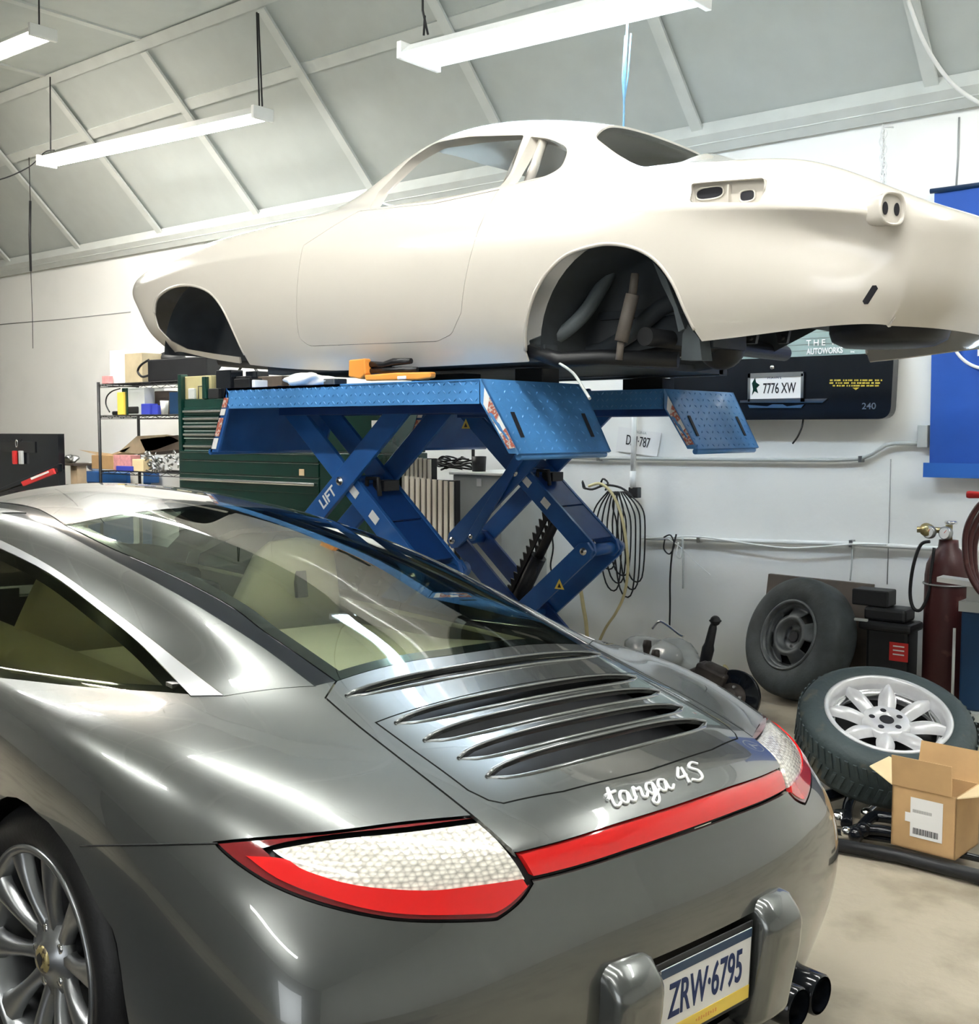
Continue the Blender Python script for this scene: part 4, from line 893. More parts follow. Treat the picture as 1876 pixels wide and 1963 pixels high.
me = subsurf(cv, cfc, 4, 'shell_skin', ((lambda a, b: oncrease(a, b, -5.6, -2.2), .7), (lambda a, b: oncrease(a, b, -2.4, -1.2), .9)))
VK = Skin(me, .008)
if sum(Vector(VK.no[i]).dot(Vector(VK.co[i])-Vector((-3.3, YC, 2.2))) for i in range(0, len(VK.co), 50)) < 0:
    me.flip_normals(); VK = Skin(me, .008)
def vs_(px, py, dflt=None):
    h = VK.bvh.ray_cast(V(CAM), V(ray(px, py)))[0]
    if h is None:
        if dflt is not None: return dflt
        print('shell miss', px, py); return np.array(U(px, py, 'y', 3.60))
    return np.array(h)
def vxz(P): return [(h[0], h[2]) for h in (vs_(*p) for p in P)]
def vyp(P, left=True, g=0., w0=.35, w1=1.0):
    s = -1 if left else 1; return prism2(P, (EX, EZ, EY), (0, YC, 0), min(s*w0, s*w1), max(s*w0, s*w1), g)
def vzp(P, g=0., z0=2.45, z1=3.1): return prism2(P, (EX, EY, EZ), (0, YC, 0), z0, z1, g)
def vxp(P, g=0., x0=-1.6, x1=-.8): return prism2(P, (EY, EZ, EX), (0, YC, 0), x0, x1, g)
doorwin = rounded(vxz([(707, 400), (725, 368), (785, 306), (835, 274), (900, 262), (1004, 259), (958, 358), (830, 385)]), [.01, .0, .03, .03, .03, .012, .01, 0])
qwin = crom(vxz([(971, 356), (1016, 263), (1050, 266), (1078, 276), (1086, 290), (1078, 312), (1055, 334), (1022, 347)]), 4, True)
qwin = rounded(vxz([(971, 356), (1017, 262), (1055, 266), (1090, 283), (1072, 325), (1030, 345)]), [.008, .008, .05, .04, .06, .05])
fa = vxz([(295, 600), (300, 572), (328, 551), (365, 547), (400, 560), (425, 590), (447, 635), (468, 680)]); fa = crom(fa, 4)+[np.array((fa[-1][0]+.05, 1.7)), np.array((-4.50, 1.7))]+[np.array((U(a, b, 'y', 3.43)[0], U(a, b, 'y', 3.43)[2])) for a, b in [(452, 684), (400, 677), (345, 668), (315, 652), (298, 628)]]
ra = vxz([(1006, 672), (1007, 620), (1020, 570), (1045, 525), (1085, 488), (1140, 470), (1180, 468), (1222, 478), (1260, 503), (1290, 545), (1312, 595), (1330, 632)]); ra = [np.array((ra[0][0], 1.7))]+crom(ra, 4)+[np.array((ra[-1][0]+.09, 1.7))]
scr = [(-3.93, 0), (-3.92, -.25), (-3.88, -.42), (-3.80, -.535), (-3.62, -.515), (-3.47, -.485), (-3.52, -.3), (-3.54, 0)]; scr = rounded(scr+mirror(scr[1:-1]), .02)
rh = [vs_(*p) for p in [(1139, 262), (1166, 283), (1200, 305), (1234, 321)]]; print('rearwin', rh)
rb_ = vs_(1300, 312); rwn = [(rh[0][0]+.02, 0), (rh[0][0]+.02, -.2)]+[(h[0], h[1]-YC) for h in rh]+[(rb_[0], rb_[1]-YC), (-2.02, -.2), (-1.99, 0)]; rwn = rounded(rwn+mirror(rwn[1:-1]), .03)
vent = rounded(vxz([(1321, 388), (1328, 353), (1470, 343), (1468, 358), (1455, 388)]), .012)
doorP = vxz([(582, 470), (569, 560), (568, 600), (573, 648), (592, 664), (838, 655), (866, 641), (884, 600), (905, 480), (957, 363), (830, 390), (690, 404)]); doorP[-1] = (doorP[-1][0], doorP[-1][1])
doorP = rounded(doorP, [0, 0, 0, .02, .03, .02, .02, 0, 0, 0, 0, 0])
band = lambda P, g: None
exc = []
for L_ in sides: exc += [vyp(doorwin, L_), vyp(qwin, L_), vyp(fa, L_, 0, .3), vyp(ra, L_, 0, .3)]
exc += [vyp(vent, True, 0, .6), vzp(scr), vzp(rwn)]
me = VK.shell()
for c in exc: me = boolean(me, [c], 'DIFFERENCE')
me2 = boolean(me.copy(), [vyp(doorP, True, .0, .5)], 'DIFFERENCE'); VK.renormal(me2)
def vb(name, me, m, par=None, lab=None):
    me.transform(PINV(par or shell)); return link(name, me, m, par or shell, lab)
bodyo = vb('body', me2, M['cream'])
me3 = boolean(me, [vyp(doorP, True, -.0020, .5)], 'INTERSECT'); VK.renormal(me3); dr = vb('door', me3, M['cream'])
def cbar(name, P, r, m='cream', n=8, par=None, **k): mb = MB(); mb.tube(P, r, n); return mb.build(name, M[m], par or shell, **k)
mb = MB(); h = vs_(903, 372); mb.box((h[0], h[1]-.001, h[2]-.02), (.012, .004, .006)); mb.build('lock_hole', M['ink'], dr)
cbar('window_pillar', [U(1012, 352, 'y', 3.60), U(1042, 268, 'y', 3.70)], .020); cbar('window_pillar', [(p[0], 2*YC-p[1], p[2]) for p in (U(1012, 352, 'y', 3.60), U(1042, 268, 'y', 3.70))], .018, 'creamin')
# window reveals: flanges round the openings
def flange(P, left, d=.035, name='window_reveal'):
    s = -1 if left else 1; mb = MB(); rows = []
    pts = []
    for p in P:
        r = VK.bvh.ray_cast(Vector((p[0], YC+s*1.2, p[1])), Vector((0, -s, 0)))
        if r[0] is None: return
        pts.append(r[0])
    pts.append(pts[0]); c = sum((Vector((p[0], 0, p[2])) for p in pts), Vector())/len(pts)
    mb.grid([[p+Vector((0, -s*.001, 0)) for p in pts], [p+Vector((0, -s*d, 0))+(Vector((c.x, p.y, c.z))-p).normalized()*.012 for p in pts], [p+Vector((0, -s*(d+.012), 0))+(Vector((c.x, p.y, c.z))-p).normalized()*.022 for p in pts]])
    mb.build(name, M['cream'], shell)
for L_ in sides: flange(doorwin, L_); flange(qwin, L_)
# arch lips
def lip(P, name='arch_lip'):
    for s in (-1, 1):
        pts = []
        for p in P:
            r = VK.bvh.ray_cast(Vector((p[0], YC+s*1.3, p[1])), Vector((0, -s, 0)))
            if r[0] is not None and abs(r[0].y-YC) > .6: pts.append(r[0]+Vector((0, -s*.004, 0)))
        mb = MB(); mb.tube(pts, .0075, 8); mb.build(name, M['cream'], shell)
lip(fa[:29]); lip([p for p in ra[1:-1]])
# side vent: recessed plate with two oval holes
vc = np.mean([vs_(a, b) for a, b in [(1325, 384), (1330, 355), (1465, 346), (1455, 384)]], 0); mb = MB()
yv = vc[1]+.022
mb.grid([[(x, y_, z) for (x, z) in list(vent)+[vent[0]]] for y_ in (vc[1]-.004, yv)]); n_ = len(vent); mb.add([(x, yv, z) for x, z in vent], [tuple(range(n_))])
vp = mb.build('side_vent', M['cream'], shell)
for (a, b, w_, h_) in ((1360, 370, .052, .021), (1432, 375, .028, .019)):
    q = U(a, b, 'y', yv-.002); mb = MB(); P = [(q[0]+w_*math.copysign(abs(math.cos(t))**.6, math.cos(t)), yv-.0025, q[2]+h_*math.copysign(abs(math.sin(t))**.8, math.sin(t))) for t in np.linspace(0, 2*PI, 25)[:-1]]
    mb.prism(P, (0, .002, 0)); mb.build('vent_hole', M['ink'], vp)
    mb = MB(); mb.tube(P, .0035, 6, closed=True); mb.build('hole_lip', M['cream'], vp)
q = U(1397, 372, 'y', yv-.012); mb = MB(); mb.box((q[0], yv-.012, q[2]), (.006, .02, .06)); mb.build('vent_divider', M['cream'], vp)
# tail lamp sockets at the fin ends
for s in (-1, 1):
    tc = Vector((-1.272, YC+s*.760, 2.205)); ax = Vector((.86, s*.42, .0)).normalized(); u = Vector((-ax.y, ax.x, 0)); w = Vector((0, 0, 1))
    ov = lambda r1, r2, h: [tc+ax*h+u*r1*math.copysign(abs(math.cos(t))**.75, math.cos(t))+w*r2*math.copysign(abs(math.sin(t))**.75, math.sin(t)) for t in np.linspace(0, 2*PI, 33)]
    mb = MB(); mb.grid([ov(.045, .045, -.06), ov(.050, .050, .0), ov(.052, .052, .010), ov(.048, .048, .014), ov(.044, .044, .010), ov(.043, .043, .0)]); mb.add(ov(.043, .043, .001)[:-1], [tuple(range(32))]); ts = mb.build('tail_lamp_socket', M['cream'], shell, weld=1e-5)
    for o_ in (-.024, .022):
        mb = MB(); c = tc+ax*.0025+u*o_; mb.prism([c+u*.011*math.cos(t)+w*.020*math.sin(t) for t in np.linspace(0, 2*PI, 17)[:-1]], ax*.001); mb.build('lamp_hole', M['ink'], ts)
# black slot and seam lines in the rear quarter
a, b = vs_(1658, 580), vs_(1677, 550); d = V(b-a); nrm = VK.bvh.find_nearest(V((a+b)/2))[1]; sd = d.normalized().cross(nrm)
mb = MB(); P = [V(a)-sd*.010, V(a)-d.normalized()*.006, V(a)+sd*.010, V(b)+sd*.010, V(b)+d.normalized()*.006, V(b)-sd*.010]; mb.prism([p+nrm*.0008 for p in P], nrm*.0008); mb.build('bumper_slot', M['ink'], shell)
# ---- wheel wells, floor, axle
def liner(xc, zc, r, w_in, m='under'):
    for s in (-1, 1):
        mb = MB(); A = np.linspace(.06, PI-.06, 26) if xc < -4 else np.linspace(-.12, PI+.12, 26) if s < 0 else np.linspace(.42, PI-.42, 20)
        mb.grid([[(xc+rr*math.cos(t), YC+s*ww, zc+rr*math.sin(t)) for t in A] for ww, rr in ((.755, r*1.03), (.70, r*1.02), (w_in+.06, r*.98), (w_in, r*.90))])
        mb.grid([[(xc+rr*math.cos(t), YC+s*w_in, zc+rr*math.sin(t)) for t in A] for rr in (r*.90, .01)]); mb.build('wheel_well', M[m], shell)
liner(-2.24, 1.86, .36, .42); liner(-4.67, 1.90, .385, .40)
mb = MB(); mb.bbox((-4.25, YC-.70, 1.80), (-2.60, YC+.70, 1.83)); mb.bbox((-4.25, YC-.74, 1.795), (-2.60, YC-.66, 1.86)); mb.bbox((-4.25, YC+.66, 1.795), (-2.60, YC+.74, 1.86)); mb.bbox((-5.0, YC-.42, 1.90), (-4.2, YC+.42, 1.94)); mb.bbox((-2.7, YC-.45, 1.97), (-1.9, YC+.45, 2.0)); mb.bbox((-1.95, YC-.60, 1.95), (-1.35, YC+.60, 1.98)); mb.build('floor_pan', M['under'], shell)
mb = MB()
for s in (-1, 1):
    mb.tube(crom([(-4.2, YC+s*.45, 1.835), (-2.75, YC+s*.45, 1.835), (-2.45, YC+s*.46, 1.88), (-2.2, YC+s*.46, 2.02), (-1.9, YC+s*.48, 2.0)], 5), .035, 8)
    mb.tube([(-4.3, YC+s*.36, 1.86), (-5.1, YC+s*.36, 1.92)], .04, 8)
mb.build('chassis_rail', M['under'], shell)
mb = MB(); mb.cyl((-2.24, YC-.60, 1.88), (-2.24, YC+.60, 1.88), .035); mb.ball((-2.24, YC, 1.88), .10); mb.cyl((-2.24, YC, 1.88), (-3.6, YC, 1.86), .035); mb.build('rear_axle', M['black'], shell)
mb = MB(); mb.tube(crom([U(1020, 665, 'y', 3.55), U(1075, 640, 'y', 3.6), U(1120, 600, 'y', 3.66), U(1155, 545, 'y', 3.72), U(1175, 505, 'y', 3.76)], 5), [.03]*21, 8); mb.build('trailing_arm', M['underlt'], shell)
mb = MB(); mb.cyl(U(1212, 565, 'y', 3.62), U(1190, 655, 'y', 3.60), .026); mb.cyl(U(1217, 525, 'y', 3.63), U(1212, 565, 'y', 3.62), .016); mb.cyl(U(1190, 655, 'y', 3.60), U(1186, 690, 'y', 3.60), .014); mb.build('shock_absorber', mat('dirty_damper', (.16, .14, .12), .55, noise=.3), shell)
mb = MB(); mb.prism([U(*p, 'y', 3.63) for p in [(1250, 500), (1275, 530), (1298, 590), (1312, 630), (1300, 636), (1290, 590), (1268, 545)]], (0, .012, 0)); mb.build('inner_flange', M['underlt'], shell)
mb = MB(); mb.prism([U(*p, 'y', 3.72) for p in [(1318, 622), (1340, 650), (1345, 690), (1305, 690), (1308, 640)]], (0, .08, 0)); mb.build('spring_hanger', M['underlt'], shell)
mb = MB(); mb.tube([U(1016, 672, 'y', 3.5), U(1070, 690, 'y', 3.5), U(1150, 685, 'y', 3.6), U(1300, 690, 'y', 3.7)], .03, 8); mb.build('brake_pipe', M['black'], shell)
cbar('under_cable', crom([U(1068, 694, 'y', 3.5), U(1098, 715, 'y', 3.42), U(1118, 745, 'y', 3.32), U(1130, 764, 'y', 3.27)], 5), .0055, 'grey')
# spare wheel tub / tank under the tail
mb = MB(); P = [U(*p, 'y', 3.95) for p in [(1602, 612), (1612, 645), (1640, 664), (1760, 655), (1830, 634), (1845, 600)]]
z0, z1 = P[2][2], 1.93; x0, x1 = P[1][0], P[4][0]
mb.lathe([(.0, -.055), (.16, -.05), (.20, -.03), (.21, -.0), (.21, .08)], (-1.50, YC-.12, 1.885), (0, 0, 1), 32); mb.build('spare_wheel_tub', M['black'], shell)
for (a, b, y) in ((1440, 640, 3.8), (1500, 640, 3.95)):
    p = U(a, b, 'y', y); mb = MB(); mb.prism([(p[0]-.04, y, p[2]+.08), (p[0]+.04, y, p[2]+.08), (p[0]+.015, y, p[2]-.035), (p[0]-.02, y, p[2]-.035)], (0, .02, 0)); mb.cyl((p[0], y-.02, p[2]-.015), (p[0], y+.04, p[2]-.015), .009); mb.build('bracket', M['black'], shell)
# inner roof rail and dash top seen through the window
mb = MB(); mb.tube([(-3.40, YC+.50, 2.72), (-2.7, YC+.50, 2.70)], .02, 8); mb.build('roof_rail', M['creamin'], shell)
mb = MB(); mb.bbox((-3.95, YC-.62, 2.44), (-3.75, YC+.62, 2.50)); mb.build('dash_panel', M['creamin'], shell)
mb = MB(); mb.bbox((-2.45, YC-.58, 2.40), (-1.95, YC+.58, 2.43)); mb.build('parcel_shelf', M['creamin'], shell)
# ================================================================ background, right to left along the back wall
def plate_box(mb, a, b, y, d, mi=0):
    """pixel corners a (top left), b (bottom right) on plane y, depth d behind it"""
    P0, P1 = U(*a, 'y', y), U(*b, 'y', y); mb.bbox((P0[0], y, P1[2]), (P1[0], y+d, P0[2]), mi); return P0, P1
# black tailgate hung on the wall
tg = thing('tailgate', 'black estate car tailgate with a glass window hung on the white wall', 'tailgate', (-2.95, 6.3, 1.58))
P0, P1 = U(1288, 560, 'y', 6.26), U(1706, 803, 'y', 6.26)
x0, x1, zb = P0[0], P1[0], P1[2]; zt = zb+.98
zg = U(1500, 690, 'y', 6.26)[2]
fr = rounded([(x0, zb), (x1, zb), (x1+.01, zg-.02), (x1-.10, zt), (x0+.10, zt), (x0-.01, zg-.02)], [.07, .07, .02, .08, .08, .02], 6)
wi = rounded([(x0+.07, zg+.015), (x1-.07, zg+.015), (x1-.15, zt-.07), (x0+.15, zt-.07)], .07, 6)
fo = prism2(fr, (EX, EZ, EY), (0, 0, 0), 6.26, 6.34); fo = boolean(fo, [prism2(wi, (EX, EZ, EY), (0, 0, 0), 6.2, 6.4)], 'DIFFERENCE')
fo.transform(PINV(tg)); o = link('panel', fo, M['blackg'], tg); bv = o.modifiers.new('b', 'BEVEL'); bv.width = .012; bv.segments = 3; bv.limit_method = 'ANGLE'
M['rearglass'] = mat('green_tinted_glass', (.30, .40, .38), .06, noise=.05, spec=.8)
gm = prism2(poly_offset(wi, .005), (EX, EZ, EY), (0, 0, 0), 6.29, 6.296); gm.transform(PINV(tg)); gl = link('rear_glass', gm, M['rearglass'], tg)
mb = MB()
for i in range(9): mb.box(((x0+x1)/2, 6.2885, zg+.05+i*.035), (x1-x0-.24, .001, .0015))
mb.build('heater_lines', M['brown'], gl)
def wtext(s, px, py, h, m, par, y=6.285, nm='lettering', **kw): return text(s, nm, U(px, py, 'y', y), (1, 0, 0), (0, 0, 1), h, M[m], par, **kw)
wtext('AMMO', 1481, 676, .045, 'paper', gl, bold=.035, squeeze=.9); wtext('snabb', 1441, 664, .038, 'ink', gl, bold=.02); wtext('AUTOWORKS', 1580, 673, .034, 'paper', gl, bold=.03, squeeze=.72); wtext('inc', 1634, 674, .016, 'paper', gl)
wtext('THE FI', 1577, 657, .036, 'paper', gl, sp=1.5, bold=.012)
mb = MB(); p = U(1598, 634, 'y', 6.287); mb.box(p, (.035, .001, .07)); st = mb.build('window_sticker', M['paper'], gl); mb = MB(); mb.lathe([(0, 0), (.018, 0), (.018, .001)], (p[0]+.005, 6.2862, p[2]-.005), (0, -1, 0), 16); mb.build('sticker_dot', M['red'], st)
mb = MB(); q = [U(a, b, 'y', 6.286) for a, b in [(1352, 688), (1362, 668), (1378, 662), (1384, 672), (1392, 660), (1394, 690)]]; mb.prism(q, (0, -.001, 0)); mb.build('window_sticker', M['paper'], gl)
pp = thing('license_plate', 'white Maine plate 7776 XW on the black tailgate', 'license plate', U(1485, 768, 'y', 6.25))
mb = MB(); A_, B_ = plate_box(mb, (1436, 718), (1536, 768), 6.246, .004); mb.build('plate', M['paper'], pp, bevel=.003)
for (a, b, c, d) in ((1433, 716, 1539, 721), (1433, 765, 1539, 770), (1433, 716, 1437, 770), (1535, 716, 1539, 770)):
    mb = MB(); plate_box(mb, (a, b), (c, d), 6.240, .008); mb.build('plate_frame', M['chrome'], pp)
wtext('7776 XW', 1493, 745, .062, 'ink', pp, y=6.2455, nm='plate_number', squeeze=.60, bold=.012); wtext('MAINE', 1484, 724, .018, 'inkblue', pp, y=6.2455, nm='plate_state', sp=1.3)
mb = MB(); q = [U(a, b, 'y', 6.2455) for a, b in [(1441, 735), (1447, 724), (1449, 733), (1456, 738), (1450, 744), (1453, 754), (1446, 750), (1441, 758), (1443, 746)]]; mb.prism(q, (0, -.001, 0)); mb.build('pine_twig', M['green'], pp)
mb = MB(); mb.lathe([(0, .012), (.012, .01), (.014, 0)], U(1480, 704, 'y', 6.258), (0, -1, 0), 16); mb.build('lock', M['chrome'], tg)
mb = MB(); a = U(1418, 770, 'y', 6.25); b = U(1576, 768, 'y', 6.25); mb.prism([(a[0], 6.25, a[2]+.008), (b[0]+.03, 6.25, b[2]+.012), (b[0], 6.25, b[2]-.012), (a[0], 6.25, a[2]-.006)], (0, .012, 0)); mb.build('handle_trim', M['chrome'], tg)
mb = MB(); mb.prism([U(x_, y_, 'y', 6.25) for x_, y_ in [(1433, 776), (1470, 779), (1480, 775), (1500, 775), (1508, 779), (1541, 775), (1535, 782), (1436, 782)]], (0, .01, 0)); mb.build('handle_trim', M['chrome'], tg)
wtext('240', 1665, 779, .036, 'alu', tg, y=6.257, nm='model_badge', squeeze=1.1, bold=.01)
M['goldink'] = mat('yellow_lettering', (.55, .42, .05), .5, noise=0)
mb = MB()
for r, (a, b) in enumerate([(1593, 1690), (1593, 1690), (1598, 1688)]):
    xx = a
    while xx < b:
        w_ = random.choice([3, 5, 6, 8]); q = U(xx, 729+r*5.2, 'y', 6.2575); mb.box(q, (w_*.0028, .0006, .009)); xx += w_+1.6
q = U(1640, 745, 'y', 6.2575); mb.prism([q+np.array([-.02, 0, .006]), q+np.array([.02, 0, .006]), q+np.array([0, 0, -.008])], (0, -.0006, 0)); mb.build('yellow_lettering', M['goldink'], tg)
mb = MB(); mb.tube(crom([U(1539, 804, 'y', 6.3), U(1536, 820, 'y', 6.28), U(1528, 838, 'y', 6.28), U(1519, 850, 'y', 6.3)], 5), .006, 6); mb.build('loose_wire', M['black'], tg)
# blue banner
bn = thing('banner', 'blue cloth banner with a white ring emblem hanging at the right of the wall', 'banner', U(1850, 915, 'y', 6.32))
x0 = U(1776, 780, 'y', 6.32)[0]; zt, zb = U(1805, 366, 'y', 6.32)[2], U(1850, 915, 'y', 6.32)[2]
mb = MB(); rows = []
for i in range(24):
    f = i/23; rows.append([(x0+(1.05)*g-.02*(1-f)*0+.012*f, 6.345+.012*math.sin(g*21)*(.4+.6*f)+.01*f, zt+(zb-zt)*f) for g in np.linspace(0, 1, 40)])
mb.grid(rows); mb.grid([[(p[0], p[1]+.006, p[2]) for p in r] for r in rows]); bo = mb.build('cloth', M['banner'], bn)
mb = MB(); mb.bbox((x0-.01, 6.318, zb-.005), (x0+1.07, 6.326, zb+.075)); mb.build('hem', mat('banner_hem', (.02, .13, .50), .6, noise=0), bn)
mb = MB(); mb.cyl((x0-.02, 6.34, zt+.01), (x0+1.1, 6.34, zt+.01), .014); mb.build('rod', M['navy'], bn)
ec = U(1900, 632, 'y', 6.322); mb = MB(); R1, R2 = .215, .198
mb.grid([[(ec[0]+r*math.cos(t), 6.322-d, ec[2]+r*math.sin(t)) for t in np.linspace(0, 2*PI, 65)] for r, d in ((R1, 0), (R1, .002), (R2, .002), (R2, 0))]); mb.build('ring_emblem', M['paper'], bn)
mb = MB(); t0 = U(1862, 611, 'y', 6.32); mb.bbox((t0[0], 6.319, t0[2]-.035), (t0[0]+.20, 6.322, t0[2]+.01)); mb.bbox((t0[0]+.035, 6.319, t0[2]-.20), (t0[0]+.075, 6.322, t0[2])); mb.build('letter_emblem', M['paper'], bn)
# Virginia plate, switch, conduits
vp_ = thing('license_plate', 'white plate with dark characters taped crookedly on the wall behind the pipe', 'license plate', U(1225, 870, 'y', 6.38))
q = [U(a, b, 'y', 6.39) for a, b in [(1186, 818), (1268, 830), (1259, 876), (1180, 864)]]; mb = MB(); mb.prism(q, (0, -.002, 0)); mb.build('plate', M['paper'], vp_)
xd = V(q[1]-q[0]); ud = V(q[0]-q[3])
text('DAJ·787', 'plate_number', U(1222, 847, 'y', 6.386), xd, ud, .068, M['ink'], vp_, squeeze=.58); text('VIRGINIA', 'plate_state', U(1226, 829, 'y', 6.386), xd, ud, .018, M['grey'], vp_)
mb = MB(); plate_box(mb, (1731, 657), (1742, 677), 6.365, .034); single(mb, 'wall_box', M['whiteplastic'], 'small white electrical box on the wall between tailgate and blue banner', 'switch box', bevel=.003)
def pipe(pts, r, m, label, name='conduit', cat='conduit', y=6.37, smooth=1, clips=()):
    P = [U(a, b, 'y', y) for a, b in pts]; t = thing(name, label, cat, P[0]); mb = MB(); mb.tube(crom(P, smooth) if smooth > 1 else P, r, 10); mb.build('pipe', M[m], t)
    for a, b in clips: mb = MB(); q = U(a, b, 'y', y); mb.box((q[0], q[1]+.004, q[2]), (.02, .045, r*3.0)); mb.build('clip', M['steel'], t)
    return t
t = pipe([(1050, 876), (1200, 879), (1400, 881), (1600, 882), (1648, 880), (1672, 870), (1698, 853), (1715, 850), (1772, 850)], .012, 'grey', 'thin grey conduit running under the tailgate and stepping up to the banner', clips=((1148, 878), (1650, 880)))
mb = MB(); plate_box(mb, (1758, 815), (1776, 858), 6.35, .045); mb.build('junction_box', M['grey'], t, bevel=.003)
pipe([(1228, 1031), (1400, 1036), (1640, 1043), (1780, 1051), (1890, 1056)], .014, 'whiteplastic', 'low white conduit running along the wall above the tyres', clips=((1340, 1034), (1632, 1042)))
cordthing([U(a, b, 'y', 6.34) for a, b in [(1228, 1032), (1300, 1029), (1350, 1030), (1420, 1040), (1500, 1050), (1560, 1049), (1640, 1043), (1700, 1044)]], .006, 'whiteplastic', 'white cable sagging along the low conduit', 'cable', 'cable')
t = pipe([(1216, 772), (1213, 905)], .018, 'whiteplastic', 'white vertical pipe coming down the wall beside the lift', y=6.30)
mb = MB(); mb.cyl(U(1213, 903, 'y', 6.30), U(1213, 936, 'y', 6.30), .022, 12); mb.build('coupling', M['whiteplastic'], t); mb = MB(); plate_box(mb, (1204, 934), (1221, 955), 6.28, .05); mb.build('outlet', M['black'], t, bevel=.004)
mb = MB(); mb.cyl(U(1217, 770, 'y', 6.30), (U(1217, 770, 'y', 6.30)[0], 6.3, 2.2), .018); mb.build('pipe', M['whiteplastic'], t)
# hooks with cables and hoses
t = thing('cable_bundle', 'black cables looped over a wall hook right of the lift', 'cable', U(1170, 1090, 'y', 6.3))
for i in range(7):
    a = 1140+i*9; b = 1168+i*9; dy = 40+((i*37) % 50)
    mb = MB(); mb.tube(crom([U(x_, y_, 'y', 6.32-.012*i) for x_, y_ in [(1165+i*3, 942), (a, 975), (a-6+i, 1020), (a+12, 1040+dy), (b+8, 1045+dy), (b+14, 1010), (b+6, 970), (1180+i*3, 942)]], 5), .0055, 6); mb.build('loop', M['black'], t)
mb = MB(); mb.tube(crom([U(x_, y_, 'y', 6.28) for x_, y_ in [(1118, 935), (1135, 938), (1160, 930), (1190, 935), (1213, 952)]], 4), .008, 6); mb.tube(crom([U(x_, y_, 'y', 6.28) for x_, y_ in [(1118, 935), (1116, 922), (1122, 938)]], 3), .007, 6); mb.tube(crom([U(x_, y_, 'y', 6.28) for x_, y_ in [(1150, 932), (1155, 918), (1165, 926), (1160, 940)]], 3), .007, 6); mb.build('hook', M['black'], t)
cordthing([U(a, b, 'y', 6.20) for a, b in [(1128, 932), (1150, 927), (1172, 945), (1190, 985), (1200, 1040), (1203, 1090), (1196, 1140), (1180, 1175), (1160, 1205), (1140, 1250), (1135, 1272)]], .010, 'hose', 'yellow hose falling from the wall hook to the floor', 'hose', 'hose')
cordthing([U(a, b, 'y', 6.1) for a, b in [(1092, 1060), (1100, 1100), (1112, 1130), (1118, 1165), (1124, 1205), (1128, 1300)]], .013, 'hose', 'short yellow hose hanging behind the lift foot', 'hose', 'hose')
cordthing([U(a, b, 'y', 6.36) for a, b in [(1070, 878), (1062, 940), (1057, 1010), (1060, 1050), (1055, 1085), (1062, 1110)]], .006, 'black', 'black cord seen through the lift arms', 'cord', 'cord')
t = thing('cord_bundle', 'bundle of cords and twine tied to the low conduit', 'cord', U(1290, 1130, 'y', 6.3))
for pts, r, m in (([(1272, 1030), (1285, 1026), (1292, 1045), (1283, 1062), (1272, 1052), (1274, 1034)], .005, 'black'), ([(1296, 1024), (1288, 1060), (1284, 1110), (1284, 1160), (1283, 1202)], .006, 'black'), ([(1308, 1030), (1309, 1080), (1309, 1128)], .007, 'grey'), ([(1280, 1032), (1305, 1050), (1330, 1075), (1361, 1102)], .003, 'whiteplastic'), ([(1300, 1040), (1296, 1062), (1304, 1070), (1308, 1050)], .005, 'whiteplastic')):
    mb = MB(); mb.tube(crom([U(a, b, 'y', 6.31) for a, b in pts], 5), r, 6); mb.build('strand', M[m], t)
cordthing([U(1633, 1043, 'y', 6.36), U(1632, 1080, 'y', 6.36), U(1629, 1113, 'y', 6.36)], .005, 'grey', 'single thin cord dropping from the low conduit behind the brown board', 'cord')
# leaning board
q = [U(1472, 1100, 'y', 6.30), U(1673, 1121, 'y', 6.30), U(1660, 1300, 'y', 6.12), U(1450, 1290, 'y', 6.12)]; mb = MB(); mb.prism(q, (0, .03, .0)); single(mb, 'board', M['brown'], 'brown board leaning on the wall behind the steel wheel', 'board', bevel=.003)
# tyres
def rotframe(o_, spin=0):
    o_ = Vector(o_).normalized(); ux = Vector((0, 0, 1)).cross(o_).normalized(); uy = o_.cross(ux); return o_, ux*math.cos(spin)+uy*math.sin(spin), uy*math.cos(spin)-ux*math.sin(spin)
M['steelwheel'] = mat('black_steel_rim', (.10, .11, .115), .42, .35, noise=.3, nscale=12)
o_, ux, uy = rotframe((-.34, -.88, .33), .3); P = U(1508, 1216, 'y', 5.88)
t = thing('spare_wheel', 'dark balloon tyre on a black steel rim leaning against the wall', 'wheel', P-np.array([0, 0, .3]))
tyre, rim, pt = wheel(t, P, ux, uy, o_, .345, .20, .19, M['steelwheel'], M['rubber'])
mb = MB(); N_ = 80; rows = []
prof = [(.185, -.03), (.165, -.045), (.155, -.055), (.15, -.03), (.105, -.012), (.09, -.018), (.082, -.05), (.035, -.058), (.03, -.058)]
# dish with five windows
dish = MB(); fsl = []
prof = [(.186, -.025), (.172, -.045), (.162, -.060), (.148, -.050), (.118, -.022), (.100, -.016), (.088, -.024), (.080, -.055), (.060, -.060), (.033, -.060)]
V_ = [[pt(r, 2*PI*i/N_, h) for r, h in prof] for i in range(N_)]
vv = [p for r in V_ for p in r]; nP = len(prof)
for i in range(N_):
    a = (i+.5)/N_*5 % 1
    for j in range(nP-1):
        if j in (2, 3) and .32 < a < .68: continue
        fsl.append((i*nP+j, i*nP+j+1, ((i+1) % N_)*nP+j+1, ((i+1) % N_)*nP+j))
dish.add(vv, fsl, 0, True); do = dish.build('wheel_disc', M['steelwheel'], t); sol = do.modifiers.new('s', 'SOLIDIFY'); sol.thickness = .004
mb = MB(); mb.lathe([(0, -.10), (.18, -.10)], P, o_, 32); mb.build('inner_shadow_plate', M['black'], t)
